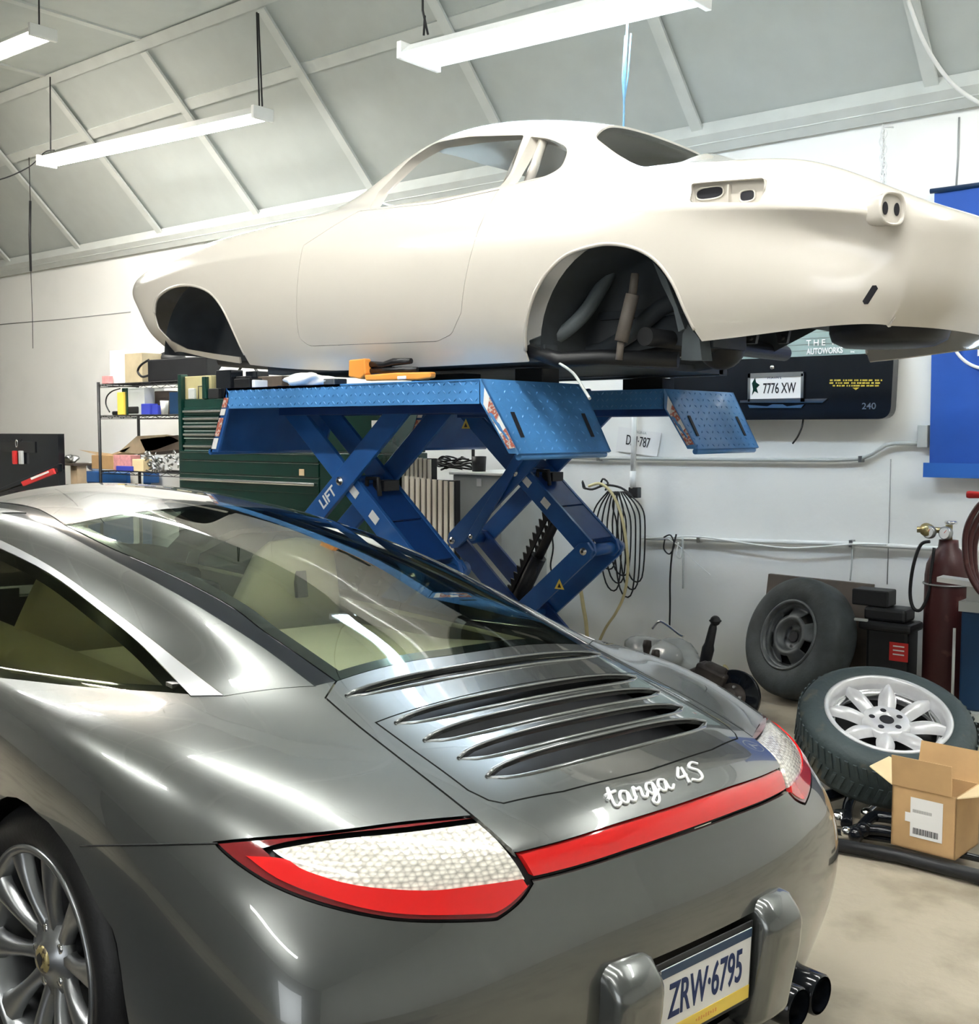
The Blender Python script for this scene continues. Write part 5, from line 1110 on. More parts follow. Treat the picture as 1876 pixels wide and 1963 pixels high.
for k_ in range(5):
    mb = MB(); mb.lathe([(0, -.0515), (.009, -.0515)], pt(.055, 2*PI*(k_+.5)/5, 0), o_, 12); mb.build('lug_hole', M['ink'], t)
mb = MB(); mb.lathe([(0, -.051), (.031, -.051)], P, o_, 24); mb.build('hub_hole', M['ink'], t)
zc = V(ray(1702, 1364)); P = V(CAM)+zc*4.55
o_, ux, uy = rotframe((.636*.42-.03, -.772*.42, .89), .12)
t = thing('alloy_wheel', 'white eight-spoke alloy wheel in a muddy tyre lying tilted on the floor', 'wheel', (P.x, P.y, 0))
M['whitealloy'] = mat('white_alloy', (.74, .75, .77), .28, .25, noise=.05, nscale=20)
M['muddy'] = mat('muddy_tyre', (.040, .058, .062), .6, noise=0, col2=(.20, .17, .11), nscale=7, c2t=(.62, .8), bump=.3, bscale=40)
tyre, rim, pt = wheel(t, P, ux, uy, o_, .345, .245, .22, M['whitealloy'], M['muddy'])
tb = MB()
for i in range(60):
    a = 2*PI*i/60
    for h0, h1, sk in ((-.035, -.10, .05), (-.115, -.18, -.05)): tb.prism([pt(.346, a, h0), pt(.346, a+.045, h0), pt(.346, a+.045+sk, h1), pt(.346, a+sk, h1)], (pt(1, a, 0)-pt(0, a, 0))*.006)
tb.build('tread', M['muddy'], t)
mb = MB(); nS = 8
for k_ in range(nS):
    a = 2*PI*(k_+.5)/nS; rows = []
    for i in range(11):
        f = i/10; r = .075+.150*f; hw = .030+.012*math.sin(f*PI)*.6-.012*f**4; h = -.045+.030*math.sin(f*PI*.75)
        tdir = -ux*math.sin(a)+uy*math.cos(a); rows.append([pt(r, a, h-.035*q*q)+tdir*hw*q for q in (-1, -.8, -.5, 0, .5, .8, 1)])
    mb.grid(rows)
mb.lathe([(.0285, -.065), (.029, -.040), (.085, -.040), (.095, -.047), (.10, -.07)], P, o_, 48); mb.build('spokes', M['whitealloy'], t)
mb = MB(); mb.lathe([(.245, -.018), (.228, -.05), (.212, -.06), (.205, -.055), (.196, -.075)], P, o_, 64); mb.build('rim_step', M['alu'], t)
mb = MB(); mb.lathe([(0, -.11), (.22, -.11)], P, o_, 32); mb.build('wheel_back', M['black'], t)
mb = MB(); mb.lathe([(0, -.041), (.029, -.041)], P, o_, 24); mb.build('hub_hole', M['ink'], t)
for k_ in range(5):
    mb = MB(); mb.lathe([(0, -.0395), (.0125, -.0395)], pt(.058, 2*PI*(k_+.15)/5, 0), o_, 14); mb.build('lug_hole', M['ink'], t)
# battery boxes
t = thing('battery_box', 'black plastic battery box with a red label right of the steel wheel', 'battery box', U(1700, 1290, 'y', 6.0))
P0, P1 = U(1646, 1160, 'y', 5.95), U(1738, 1300, 'y', 5.95); zf = max(.0, 0)
mb = MB(); mb.bbox((P0[0]+.04, 5.95, 0), (P1[0], 6.12, P0[2]-.10)); mb.build('case', M['black'], t, bevel=.02)
mb = MB(); mb.bbox((P0[0]-.0, 5.93, P0[2]-.13), (P1[0]+.02, 6.14, P0[2]-.08)); mb.bbox((P0[0]+.02, 5.96, P0[2]-.08), (P1[0]-.02, 6.12, P0[2]-.005)); mb.build('lid', M['black'], t, bevel=.018)
mb = MB(); q = U(1722, 1250, 'y', 5.94); mb.box(q, (.10, .003, .10)); lbx = mb.build('label_patch', M['red'], t); mb = MB()
for i in range(3): mb.box((q[0], 5.9375, q[2]+.03-.022*i), (.06, .001, .007))
mb.build('label_print', M['paper'], lbx)
mb = MB(); q = U(1650, 1188, 'y', 5.925); mb.box(q, (.07, .02, .012)); mb.build('handle', M['grey'], t)
q = U(1678, 1150, 'y', 6.06); mb = MB(); mb.bbox((q[0]-.10, 5.97, P0[2]-.003), (q[0]+.10, 6.10, P0[2]+.085)); single(mb, 'battery_pack', M['black'], 'small black box sitting on the lid of the battery box', 'box', bevel=.008)
# gas cylinder with regulator
P = U(1810, 1300, 'y', 6.10); x_ = P[0]; r_ = .115; ztop = U(1806, 1045, 'y', 6.1)[2]
t = thing('gas_cylinder', 'maroon gas cylinder with a brass regulator standing by the wall', 'gas cylinder', (x_, 6.1, 0))
mb = MB(); mb.lathe([(0, 0), (r_-.01, 0), (r_, .02), (r_, ztop-.16), (r_*.93, ztop-.10), (r_*.70, ztop-.04), (r_*.45, ztop-.01), (r_*.42, ztop+.03), (0, ztop+.03)], (x_, 6.1, 0), (0, 0, 1), 36); mb.build('bottle', M['maroon'], t)
M['brass'] = mat('brass', (.50, .42, .22), .35, .9, noise=.1)
mb = MB(); mb.cyl((x_, 6.1, ztop+.03), (x_, 6.1, ztop+.11), .018, 12); mb.cyl((x_, 6.1, ztop+.08), (x_-.15, 6.05, ztop+.08), .016, 12); mb.lathe([(0, -.03), (.035, -.025), (.035, .02), (0, .025)], (x_-.10, 6.06, ztop+.08), (0, -1, .2), 16); mb.build('regulator', M['brass'], t)
mb = MB(); mb.lathe([(0, .0), (.03, 0), (.035, .008), (.03, .016), (0, .016)], (x_+.01, 6.1, ztop+.115), (0, 0, 1), 16); mb.build('valve_knob', M['chrome'], t)
for (a, b) in ((1781, 1020), (1812, 1022)):
    q = U(a, b, 'y', 6.05); g = MB(); g.lathe([(0, -.015), (.034, -.015), (.036, .0), (.034, .012), (.030, .014)], q, (-.3, -1, .1), 24); gg = g.build('gauge', M['steel'], t); g = MB(); g.lathe([(0, .0125), (.030, .0125)], q, (-.3, -1, .1), 24); g.build('dial', M['paper'], gg); g = MB(); g.tube([V(q)+Vector((-.3, -1, .1)).normalized()*.0135, V(q)+Vector((-.3, -1, .1)).normalized()*.0135+Vector((.012, 0, .016))], .0018, 4); g.build('needle', M['red'], gg)
mb = MB(); mb.tube(crom([U(a, b, 'y', 6.0) for a, b in [(1782, 1038), (1764, 1045), (1750, 1085), (1744, 1135), (1750, 1165), (1765, 1168), (1780, 1135), (1785, 1090), (1790, 1050)]], 6), .009, 6); mb.build('gas_hose', M['black'], t)
mb = MB(); mb.tube([(x_+(r_+.004)*math.cos(a), 6.1+(r_+.004)*math.sin(a), .72) for a in np.linspace(0, 2*PI, 33)[:-1]], .006, 6, closed=True); mb.build('chain_band', M['steel'], t)
# welder cart at the right edge
t = thing('welding_cart', 'dark blue machine on a grey cart at the right edge', 'cart', U(1870, 1330, 'y', 5.9))
P0, P1 = U(1842, 1160, 'y', 5.75), U(1842, 1310, 'y', 5.75)
mb = MB(); mb.bbox((P0[0], 5.75, .14), (P0[0]+.6, 6.1, P0[2]-.03)); mb.build('case', M['navy'], t, bevel=.01)
mb = MB(); mb.bbox((P0[0]-.01, 5.74, P0[2]-.03), (P0[0]+.61, 6.11, P0[2]+.02)); mb.bbox((P0[0]-.03, 5.70, .10), (P0[0]+.63, 6.13, .14)); mb.tube([(P0[0]-.02, 5.72, .12), (P0[0]-.02, 5.72, .55)], .008, 6); mb.build('cart_frame', M['grey'], t)
for xx in (P0[0]+.05, P0[0]+.55): mb = MB(); mb.cyl((xx, 5.76, .05), (xx, 5.80, .05), .05, 16); mb.build('caster', M['black'], t)
mb = MB(); q = U(1795, 1113, 'y', 5.70); q2 = U(1880, 1128, 'y', 5.70); mb.prism([(q[0], 5.70, q[2]-.006), (q2[0]+.1, 5.70, q2[2]-.006), (q2[0]+.1, 5.70, q2[2]+.02), (q[0], 5.70, q[2]+.018)], (0, .10, 0)); mb.build('handle_bar', M['whiteplastic'], t)
mb = MB(); mb.bbox((P0[0]+.02, 5.76, P0[2]+.02), (P0[0]+.5, 5.95, P0[2]+.10)); mb.build('tray', M['grey'], t)
for i, off in enumerate((0, 9, 18)):
    cordthing([U(a+off, b+off, 'y', 5.6+.03*i) for a, b in [(1890, 960), (1865, 985), (1850, 1025), (1852, 1080), (1868, 1120), (1890, 1140), (1925, 1110), (1940, 1040), (1925, 975)]], .014, 'maroon', 'dark red welding hose looped at the right edge, %s' % ('outermost loop', 'middle loop', 'innermost loop')[i], 'hose', 'hose', closed=True, group='welding hoses at the right edge')
mb = MB(); q = U(1853, 948, 'y', 5.62); mb.lathe([(0, 0), (.016, .0), (.018, .01), (.016, .06), (.02, .065), (.02, .22)], q, (1, 0, 0), 16); single(mb, 'torch_handle', M['red'], 'red handle poking in at the right edge under the banner', 'handle')
# brake hub, ball-ended lever
t = thing('brake_hub', 'rusty black suspension upright with a round brake disc on the floor', 'car part', U(1400, 1395, 'z', .0))
c = V(U(1400, 1335, 'y', 5.15)); ax = Vector((.10, -.95, .25)).normalized()
mb = MB(); mb.lathe([(0, -.012), (.05, -.012), (.055, -.03), (.135, -.03), (.14, -.035), (.14, -.06), (0, -.06)], c, ax, 48); mb.build('brake_disc', M['blackg'], t)
mb = MB(); mb.lathe([(0, .035), (.035, .035), (.04, .03), (.045, -.01), (.07, -.012), (.07, -.03)], c, ax, 24); mb.build('hub', M['rust'], t)
o2, u2, w2 = rotframe(ax)
for k_ in range(5): mb = MB(); mb.cyl(c+(u2*math.cos(k_*2*PI/5)+w2*math.sin(k_*2*PI/5))*.052-ax*.012, c+(u2*math.cos(k_*2*PI/5)+w2*math.sin(k_*2*PI/5))*.052+ax*.018, .007, 8); mb.build('wheel_stud', M['steel'], t)
mb = MB(); mb.box(c+Vector((-.14, .06, .06)), (.18, .10, .13), R=Matrix.Rotation(.3, 3, 'Y')); mb.box(c+Vector((-.20, .04, -.02)), (.09, .08, .16), R=Matrix.Rotation(-.3, 3, 'Y')); mb.tube([c+Vector((-.05, .05, .10)), c+Vector((-.15, .05, .13)), c+Vector((-.26, .06, .07)), c+Vector((-.27, .06, -.03))], .028, 10); mb.build('upright', M['rust'], t, bevel=.015)
mb = MB(); mb.bbox((c.x-.24, c.y+.02, 0), (c.x+.02, c.y+.16, c.z-.05)); mb.build('caliper', M['rust'], t, bevel=.02)
a, b = U(1348, 1283, 'y', 5.35), U(1368, 1195, 'y', 5.35); t = thing('ball_joint_lever', 'black lever with a ball end standing upright behind the brake disc', 'car part', (a[0], 5.35, 0))
mb = MB(); a, b = V(a), V(b); mb.tube([a, a.lerp(b, .45), a.lerp(b, .55), a.lerp(b, .9), b], [.030, .034, .026, .022, .016], 12); mb.tube([(a.x, a.y, 0), a], .028, 10); mb.build('shaft', M['black'], t)
mb = MB(); mb.ball(b+Vector((.008, 0, .015)), .028); mb.lathe([(.031, -.004), (.034, 0), (.031, .004)], b+Vector((.008, 0, .015)), (0, 0, 1), 20); mb.build('ball_end', M['black'], t)
# bag, lumps, floor hoses
def blob(name, c, s, m, label, cat, seed=0, amp=.25):
    rnd = random.Random(seed); mb = MB(); n = 16; ph = [rnd.uniform(0, 6) for _ in range(8)]; rows = []
    for i in range(n+1):
        th = PI*i/n; row = []
        for j in range(2*n+1):
            f = 2*PI*(j % (2*n))/(2*n); k_ = 1+amp*(math.sin(3*f+ph[0])*math.sin(2*th+ph[1])+.6*math.sin(5*f+ph[2]+th*3)*math.sin(th))
            z = max(-.99, math.cos(th))*k_; row.append((c[0]+s[0]*math.sin(th)*math.cos(f)*k_, c[1]+s[1]*math.sin(th)*math.sin(f)*k_, max(0.002, c[2]+s[2]*z)))
        rows.append(row)
    mb.grid(rows); return single(mb, name, M[m], label, cat)
q = U(1268, 1215, 'y', 5.9); blob('plastic_bag', (q[0], 5.9, .13), (.24, .16, .12), 'bag', 'crumpled clear plastic bag on the floor left of the steel wheel', 'bag', 3)
q = U(1190, 1225, 'y', 5.6); blob('rubber_mat', (q[0], 5.6, .10), (.16, .14, .12), 'rubber', 'dark rubbery lump on the floor beside the lift foot', 'mat', 5, .12)
mb = MB(); mb.tube(crom([U(a, b, 'y', 5.8) for a, b in [(1250, 1205), (1262, 1192), (1275, 1196), (1300, 1215), (1310, 1220)]], 5), .008, 8); single(mb, 'chrome_tube', M['chrome'], 'bent chrome tube lying on the plastic bag', 'tube')
for i, (pts, m) in enumerate([([(1225, 1262), (1280, 1258), (1340, 1262), (1395, 1275)], 'hose'), ([(1240, 1285), (1290, 1270), (1330, 1250), (1372, 1238), (1398, 1262), (1385, 1285)], 'hose'), ([(1250, 1250), (1300, 1248), (1330, 1262), (1300, 1282), (1262, 1290), (1275, 1305)], 'hose'), ([(1232, 1272), (1300, 1275), (1360, 1288), (1392, 1280)], 'black')]):
    cordthing([(*(U(a, b, 'z', .02)[:2]*np.array([.93, .93])), .02+.012*i) for a, b in pts], .011, m, ['yellow hose curved along the floor furthest from the tyre', 'yellow hose curling up to the steel wheel on the floor', 'kinked yellow hose lying under the ball ended lever', 'black hose lying among the yellow hoses on the floor'][i], 'hose', 'hose')
for i, (a, b) in enumerate([(1240, 1238), (1235, 1262)]):
    q = U(a, b, 'y', 5.45); mb = MB(); mb.lathe([(0, .035), (.022, .03), (.026, .0), (.018, -.04), (.016, -.12), (0, -.12)], (q[0], 5.45+.12*i, max(q[2], .13)), (.1, 0, 1), 14); mb.cyl((q[0]-.01, 5.45+.12*i, 0), (q[0], 5.45+.12*i, max(q[2], .13)-.08), .013, 8); single(mb, 'ball_joint', M['rust'], ('rusty ball joint standing beside the dark tail edge, nearer one', 'rusty ball joint standing beside the dark tail edge, further one')[i], 'car part')
# suspension arms and tubes by the carton
def fz(px, py, z=0.): return U(px, py, 'z', z)
t = thing('control_arm', 'glossy black bent suspension arm lying in front of the alloy wheel', 'car part', fz(1640, 1540))
mb = MB(); mb.tube(crom([fz(1572, 1530, .06), fz(1620, 1515, .07), fz(1665, 1492, .08), fz(1720, 1500, .07)], 6), .026, 12); mb.build('arm', M['blackg'], t)
mb = MB(); mb.tube(crom([fz(1640, 1512, .07), fz(1625, 1545, .05), fz(1622, 1580, .04)], 5), .022, 10); mb.build('arm', M['blackg'], t)
mb = MB(); q = fz(1606, 1568, .03); mb.lathe([(0, -.035), (.03, -.035), (.034, 0), (.03, .035), (0, .035)], q, (.8, .5, .2), 20); mb.build('bushing', M['chrome'], t)
for i, (pts, r, m, lb) in enumerate([([(1660, 1560), (1690, 1535), (1705, 1532), (1725, 1550)], .018, 'chrome', 'bright curved link lying left of the carton, upper one'), ([(1640, 1600), (1668, 1568), (1690, 1566), (1725, 1572)], .022, 'blackg', 'glossy black curved link left of the carton'), ([(1622, 1595), (1650, 1585), (1665, 1588)], .016, 'chrome', 'short bright link beside the black link'), ([(1655, 1590), (1685, 1592), (1720, 1598)], .020, 'blackg', 'black rod lying between the links and the carton')]):
    mb = MB(); P = [fz(a, b, r+.01+.01*i) for a, b in pts]; mb.tube(crom(P, 5), r, 10); mb.ball(P[0], r*1.35); mb.ball(P[-1], r*1.3); single(mb, 'suspension_link', M[m], lb, 'car part', 'suspension links left of the carton')
mb = MB(); mb.tube([fz(1560, 1612, .03), fz(1720, 1640, .03), fz(1950, 1700, .03)], .024, 14); single(mb, 'torsion_bar', M['black'], 'long black bar on the floor passing under the carton, nearer one', 'bar')
mb = MB(); mb.tube([fz(1590, 1592, .03), fz(1720, 1612, .03), fz(1950, 1662, .03)], .013, 14); single(mb, 'torsion_bar', M['blackg'], 'long shiny bar on the floor behind the carton, further one', 'bar')
# carton
t = thing('cardboard_box', 'open cardboard carton with a white shipping label at the right', 'carton', fz(1790, 1630, .06))
zb = .055
fl_, fm = U(1707, 1618, 'z', zb), U(1830, 1650, 'z', zb); fm = np.array(fm); fl_ = np.array(fl_)
e1 = (fm-fl_); w_ = np.linalg.norm(e1); e1 /= w_; e2 = np.array([-e1[1], e1[0], 0]); h_ = (U(1722, 1505, 'y', fl_[1])[2]-zb); D_ = w_*.95
def bq(a, b, z): return fl_+e1*a*w_+e2*b*D_+np.array([0, 0, z])
th = .005
mb = MB()
for (A0_, A1_) in (((0, 0), (1, 0)), ((1, 0), (1, 1)), ((1, 1), (0, 1)), ((0, 1), (0, 0))):
    a, b = bq(*A0_, 0), bq(*A1_, 0); d = (b-a)/np.linalg.norm(b-a); n = np.array([-d[1], d[0], 0])*th; mb.prism([a, b, b+n, a+n], (0, 0, h_))
mb.prism([bq(0, 0, 0), bq(1, 0, 0), bq(1, 1, 0), bq(0, 1, 0)], (0, 0, th)); mb.build('case', M['card'], t)
def flap(a, b, dv, m='card', taper=.0):
    a, b, dv = map(np.array, (a, b, dv)); ee = (b-a)*taper; n = np.cross(b-a, dv); n = n/np.linalg.norm(n)*.004; mb = MB(); mb.prism([a, b, b+dv-ee, a+dv+ee], n); mb.build('flap', M[m], t)
up = np.array([0, 0, 1.]); fh = h_*.52
flap(bq(0, 0, h_), bq(.93, 0, h_), up*fh*.95-e2*.01); flap(bq(1, 1, h_), bq(.0, 1, h_), up*fh*.95+e2*.03); flap(bq(0, 1, h_), bq(0, 0, h_), -e1*fh*.85+up*fh*.35, 'cardlt', .12); flap(bq(1, 0, h_), bq(1, 1, h_), e1*fh*.85+up*fh*.25, 'cardlt', .06)
nf = -e2*.0015
def lab(a0, a1, z0, z1, m, k=1, par=None): mb = MB(); mb.prism([bq(a0, 0, z0*h_)+nf*k, bq(a1, 0, z0*h_)+nf*k, bq(a1, 0, z1*h_)+nf*k, bq(a0, 0, z1*h_)+nf*k], nf*.5); return mb.build('shipping_label' if par is None else 'label_print', M[m], par or t)
L1 = lab(.30, .80, .22, .86, 'paper'); lab(.22, .78, .45, .60, 'paper', 1.6, L1)
mb = MB(); xx = .35
while xx < .74:
    ww = random.choice([.006, .01, .014]); mb.prism([bq(xx, 0, .27*h_)+nf*1.7, bq(xx+ww, 0, .27*h_)+nf*1.7, bq(xx+ww, 0, .37*h_)+nf*1.7, bq(xx, 0, .37*h_)+nf*1.7], nf*.3); xx += ww*1.9
mb.build('barcode', M['ink'], L1)
mb = MB(); xx = .34
while xx < .64: mb.prism([bq(xx, 0, .62*h_)+nf*1.7, bq(xx+.012, 0, .62*h_)+nf*1.7, bq(xx+.012, 0, .67*h_)+nf*1.7, bq(xx, 0, .67*h_)+nf*1.7], nf*.3); xx += .02
mb.build('label_print', M['seamdark'], L1)
# little things on the floor
q = fz(1775, 1662, .012); mb = MB(); mb.cyl(q, (q[0]+.06, q[1]+.02, .012), .008, 8); mb.lathe([(0, 0), (.013, 0), (.013, .008), (0, .008)], q, (-1, -.3, 0), 6); single(mb, 'bolt', M['steel'], 'loose bolt lying on the floor in front of the carton', 'bolt')
q = fz(1868, 1690, .012); mb = MB(); mb.tube(crom([q, (q[0]+.04, q[1], .012), (q[0]+.06, q[1]+.03, .012)], 4), .009, 8); single(mb, 'clip', M['black'], 'small black clip on the floor at the right edge', 'clip')
# ================================================================ left end of the back wall: shelving, tool chest, clutter
def pbox(name, a, b, y, d, m, label, cat, group=None, bevel=.004, zmin=None):
    mb = MB(); P0, P1 = U(*a, 'y', y), U(*b, 'y', y); z0 = P1[2] if zmin is None else zmin; mb.bbox((P0[0], y, z0), (P1[0], y+d, P0[2])); return single(mb, name, M[m], label, cat, group, bevel)
YS = 5.55
# wire shelving
t = thing('wire_shelving', 'black wire shelving unit standing between the dark panel and the green tool chest', 'shelving', (U(262, 900, 'y', YS)[0], YS+.2, 0))
xa, xb = U(190, 800, 'y', YS)[0], U(348, 800, 'y', YS)[0]+.05; y0, y1 = YS, YS+.40
zs = [U(190, b, 'y', YS)[2] for b in (737, 797)]+[U(345, 908, 'y', YS)[2], .25]
for xx in (xa, xb):
    for yy in (y0, y1): mb = MB(); mb.cyl((xx, yy, 0), (xx, yy, zs[0]+.02), .014, 10); mb.build('post', M['black'], t)
for z in zs:
    mb = MB()
    for yy in (y0, y1):
        for dz in (0, -.028): mb.cyl((xa, yy, z+dz), (xb, yy, z+dz), .0035, 6)
        n_ = 14; mb.tube([(xa+(xb-xa)*i/n_, yy, z-(.0 if i % 2 else .028)) for i in range(n_+1)], .0025, 5)
    for i in range(18): xx = xa+(xb-xa)*(i+.5)/18; mb.cyl((xx, y0, z), (xx, y1, z), .002, 5)
    for xx in (xa, xb): mb.cyl((xx, y0, z-.01), (xx, y1, z-.01), .005, 6)
    mb.build('wire_shelf', M['black'], t)
def on(px0, px1, ptop, shelf, dy, d, m, name, label, cat, group=None, bevel=.004, rz=0):
    y = YS+dy; P0, P1 = U(px0, ptop, 'y', y), U(px1, ptop, 'y', y); P0[2] = min(P0[2], zs[shelf-1]-.04) if shelf else P0[2]; mb = MB(); z0 = zs[shelf]+.005
    mb.box(((P0[0]+P1[0])/2, y+d/2, (z0+P0[2])/2), (P1[0]-P0[0], d, P0[2]-z0), rz); return single(mb, name, M[m], label, cat, group, bevel)
M['box_beige'] = mat('beige_cardboard', (.42, .36, .24), .7, noise=.15); M['pink'] = mat('pink_printed_box', (.65, .30, .30), .5, noise=.2, nscale=30)
M['bluebright'] = mat('blue_carton', (.04, .06, .42), .45, noise=.1); M['olive'] = mat('yellowish_case', (.42, .38, .20), .5, noise=.1)
t = thing('carton', 'tall carton half white half brown on the top wire shelf', 'carton', U(240, 735, 'y', YS+.1))
mb = MB(); P0, P1, P2 = U(210, 673, 'y', YS+.08), U(238, 673, 'y', YS+.08), U(272, 676, 'y', YS+.08); mb.bbox((P0[0], YS+.08, zs[0]+.005), (P1[0], YS+.28, P0[2])); mb.build('white_side', M['paper'], t, bevel=.003)
mb = MB(); mb.bbox((P1[0]+.001, YS+.08, zs[0]+.005), (P2[0], YS+.28, P2[2])); mb.build('brown_side', M['box_beige'], t, bevel=.003)
on(195, 207, 721, 0, .02, .05, 'pink', 'small_box', 'tiny red and white packet at the left end of the top wire shelf', 'box')
on(282, 396, 690, 0, .05, .22, 'black', 'equipment_case', 'long black case on the top wire shelf', 'case', bevel=.01)
q = U(300, 692, 'y', YS+.25); blob('cap', (q[0]+.03, YS+.37, q[2]+.02), (.17, .10, .07), 'black', 'dark domed cap behind the long black case', 'cap', 9, .05)
mb = MB(); mb.tube(crom([U(a, b, 'y', YS+.02) for a, b in [(285, 690), (270, 700), (264, 712), (272, 722), (284, 720)]], 5), .010, 8); single(mb, 'cable', M['black'], 'black cable loop at the left end of the long black case', 'cable')
on(243, 276, 735, 1, .03, .10, 'grey', 'bag', 'grey white packet on the second wire shelf', 'packet'); on(233, 243, 735, 1, .02, .08, 'green', 'bottle', 'narrow green packet beside the grey white packet', 'packet'); on(224, 236, 752, 1, .0, .04, 'yellow', 'label_card', 'small yellow card leaning on the green packet', 'card')
mb = MB(); P = [U(a, b, 'y', YS+.0) for a, b in [(210, 790), (203, 775), (205, 760), (215, 750), (230, 745)]]; mb.tube(crom(P, 5), .006, 6); single(mb, 'cord', M['black'], 'thin black cord arching over the left end of the second wire shelf', 'cord')
t = thing('power_drill', 'black power tool lying on the second wire shelf', 'power tool', U(240, 795, 'y', YS+.05)); q = U(250, 783, 'y', YS+.03)
mb = MB(); mb.box((q[0], YS+.06, zs[1]+.045), (.26, .07, .07)); mb.build('motor_body', M['black'], t, bevel=.015); mb = MB(); mb.box((q[0]-.20, YS+.05, zs[1]+.022), (.16, .06, .035)); mb.build('battery', M['black'], t, bevel=.01); mb = MB(); mb.cyl((q[0]-.12, YS+.05, zs[1]+.03), (q[0]-.16, YS+.05, zs[1]+.09), .02, 10); mb.build('handle', M['brown'], t)
on(270, 287, 774, 1, .01, .08, 'bluebright', 'small_box', 'bright blue carton on the second wire shelf, left of its twin', 'box'); on(288, 302, 777, 1, .03, .08, 'bluebright', 'small_box', 'bright blue carton on the second wire shelf, right of its twin', 'box')
mb = MB(); q = U(313, 768, 'y', YS+.05); mb.lathe([(0, 0), (.028, 0), (.036, q[2]-zs[1]-.005), (.030, q[2]-zs[1]-.005)], (q[0], YS+.06, zs[1]+.005), (0, 0, 1), 20); single(mb, 'cup', M['whiteplastic'], 'white cup between the blue cartons and the dark packet', 'cup')
on(324, 341, 752, 1, .05, .1, 'navy', 'packet', 'dark blue packet at the right end of the second wire shelf', 'packet'); on(296, 322, 750, 1, .16, .1, 'brown', 'packet', 'brown packet behind the white cup', 'packet'); on(282, 296, 740, 1, .2, .1, 'grey', 'packet', 'grey packet behind the blue cartons', 'packet')
# bottom shelf clutter
t = thing('cardboard_bag', 'crumpled brown cardboard spread on the lower wire shelf', 'cardboard', U(290, 870, 'y', YS+.1))
for pts, m in (([(228, 866), (262, 836), (320, 833), (345, 845), (300, 862), (264, 870)], 'box_beige'), ([(268, 842), (340, 834), (346, 862), (280, 868)], 'brown'), ([(150, 862), (215, 870), (250, 856), (240, 866), (200, 876)], 'wood')):
    mb = MB(); mb.prism([U(a, b, 'y', YS+.17) for a, b in pts], (0, .14, -.02)); mb.build('sheet', M[m], t)
on(217, 250, 872, 2, .02, .10, 'pink', 'box', 'pink printed box on the lower wire shelf', 'box'); on(253, 274, 880, 2, .0, .09, 'cardlt', 'box', 'small cream box right of the pink box', 'box'); on(222, 252, 893, 2, -.02, .03, 'bluebright', 'tray', 'low blue tray in front of the pink box', 'tray'); on(175, 217, 872, 2, .12, .1, 'card', 'box', 'plain brown box left of the pink box', 'box')
rnd = random.Random(4); t = thing('scrap_metal', 'heap of small grey metal parts on the lower wire shelf', 'scrap', U(310, 905, 'y', YS+.05)); t['kind'] = 'stuff'
mb = MB()
for i in range(46):
    a, b = rnd.uniform(277, 342), rnd.uniform(870, 905); q = U(a, b, 'y', YS+rnd.uniform(.0, .07)); mb.tube([q, (q[0]+rnd.uniform(-.07, .07), q[1]+rnd.uniform(-.03, .03), max(zs[2]+.01, q[2]+rnd.uniform(-.04, .05)))], rnd.choice([.006, .009, .014]), 7)
mb.build('parts', M['steel'], t)
# blue low bench, tin, rag
mb = MB(); P0, P1 = U(152, 903, 'y', 6.0), U(243, 928, 'y', 6.0); mb.bbox((P0[0], 6.0, P1[2]), (P1[0], 6.36, P0[2])); mb.bbox((P0[0]+.05, 6.05, 0), (P1[0]-.05, 6.3, P1[2])); single(mb, 'bench', M['bluebox'], 'low blue bench behind the wire shelving foot', 'bench', bevel=.006)
q = U(183, 903, 'y', 6.08); blob('rag', (q[0], 6.10, q[2]+.055), (.10, .05, .06), 'whiteplastic', 'crumpled pale rag lying on the blue bench', 'rag', 12, .4)
mb = MB(); q = U(262, 905, 'y', 6.05); mb.lathe([(0, -.35), (.05, -.35), (.06, 0), (.055, 0)], q, (0, 0, 1), 20); mb.bbox((q[0]-.03, q[1]-.03, 0), (q[0]+.03, q[1]+.03, q[2]-.35)); single(mb, 'bucket', M['whiteplastic'], 'white bucket under the wire shelving', 'bucket')
# dark panel at the left edge with hanging bits
t = thing('dark_panel', 'black board at the left edge with a snap hook and tools hung on it', 'board', U(50, 935, 'y', 5.3))
mb = MB(); P0, P1 = U(-60, 831, 'y', 5.3), U(111, 832, 'y', 5.3); mb.bbox((P0[0], 5.3, .2), (P1[0], 5.36, P0[2])); mb.build('board', M['navy'] if 0 else M['blackg'], t)
mb = MB(); P0, P1 = U(2, 846, 'y', 5.295), U(68, 868, 'y', 5.295); mb.bbox((P0[0], 5.29, P1[2]), (P1[0], 5.298, P0[2])); mb.build('pocket', M['black'], t)
mb = MB(); mb.bbox((P0[0], 5.36, 0), (P0[0]+.05, 5.5, .3)); mb.bbox((P1[0], 5.36, 0), (P1[0]+.05, 5.5, .3)); mb.build('foot', M['black'], t)
mb = MB(); q = U(31, 850, 'y', 5.27); mb.tube([(q[0]+.018*math.cos(a), 5.275, q[2]+.035*math.sin(a)) for a in np.linspace(0, 2*PI, 17)[:-1]], .005, 6, closed=True); single(mb, 'snap_hook', M['chrome'], 'silver snap hook on the black board', 'hook')
for i, (a, b, m, lb) in enumerate(((22, 29, 'red', 'red and white tool hanging on the black board, left one'), (34, 41, 'grey', 'pale grey tool hanging on the black board, right one'))):
    mb = MB(); P0, P1 = U(a, 864, 'y', 5.26), U(b, 890, 'y', 5.26); mb.bbox((P0[0], 5.262, P1[2]), (P1[0], 5.288, P0[2])); single(mb, 'hand_tool', M[m], lb, 'tool', bevel=.006)
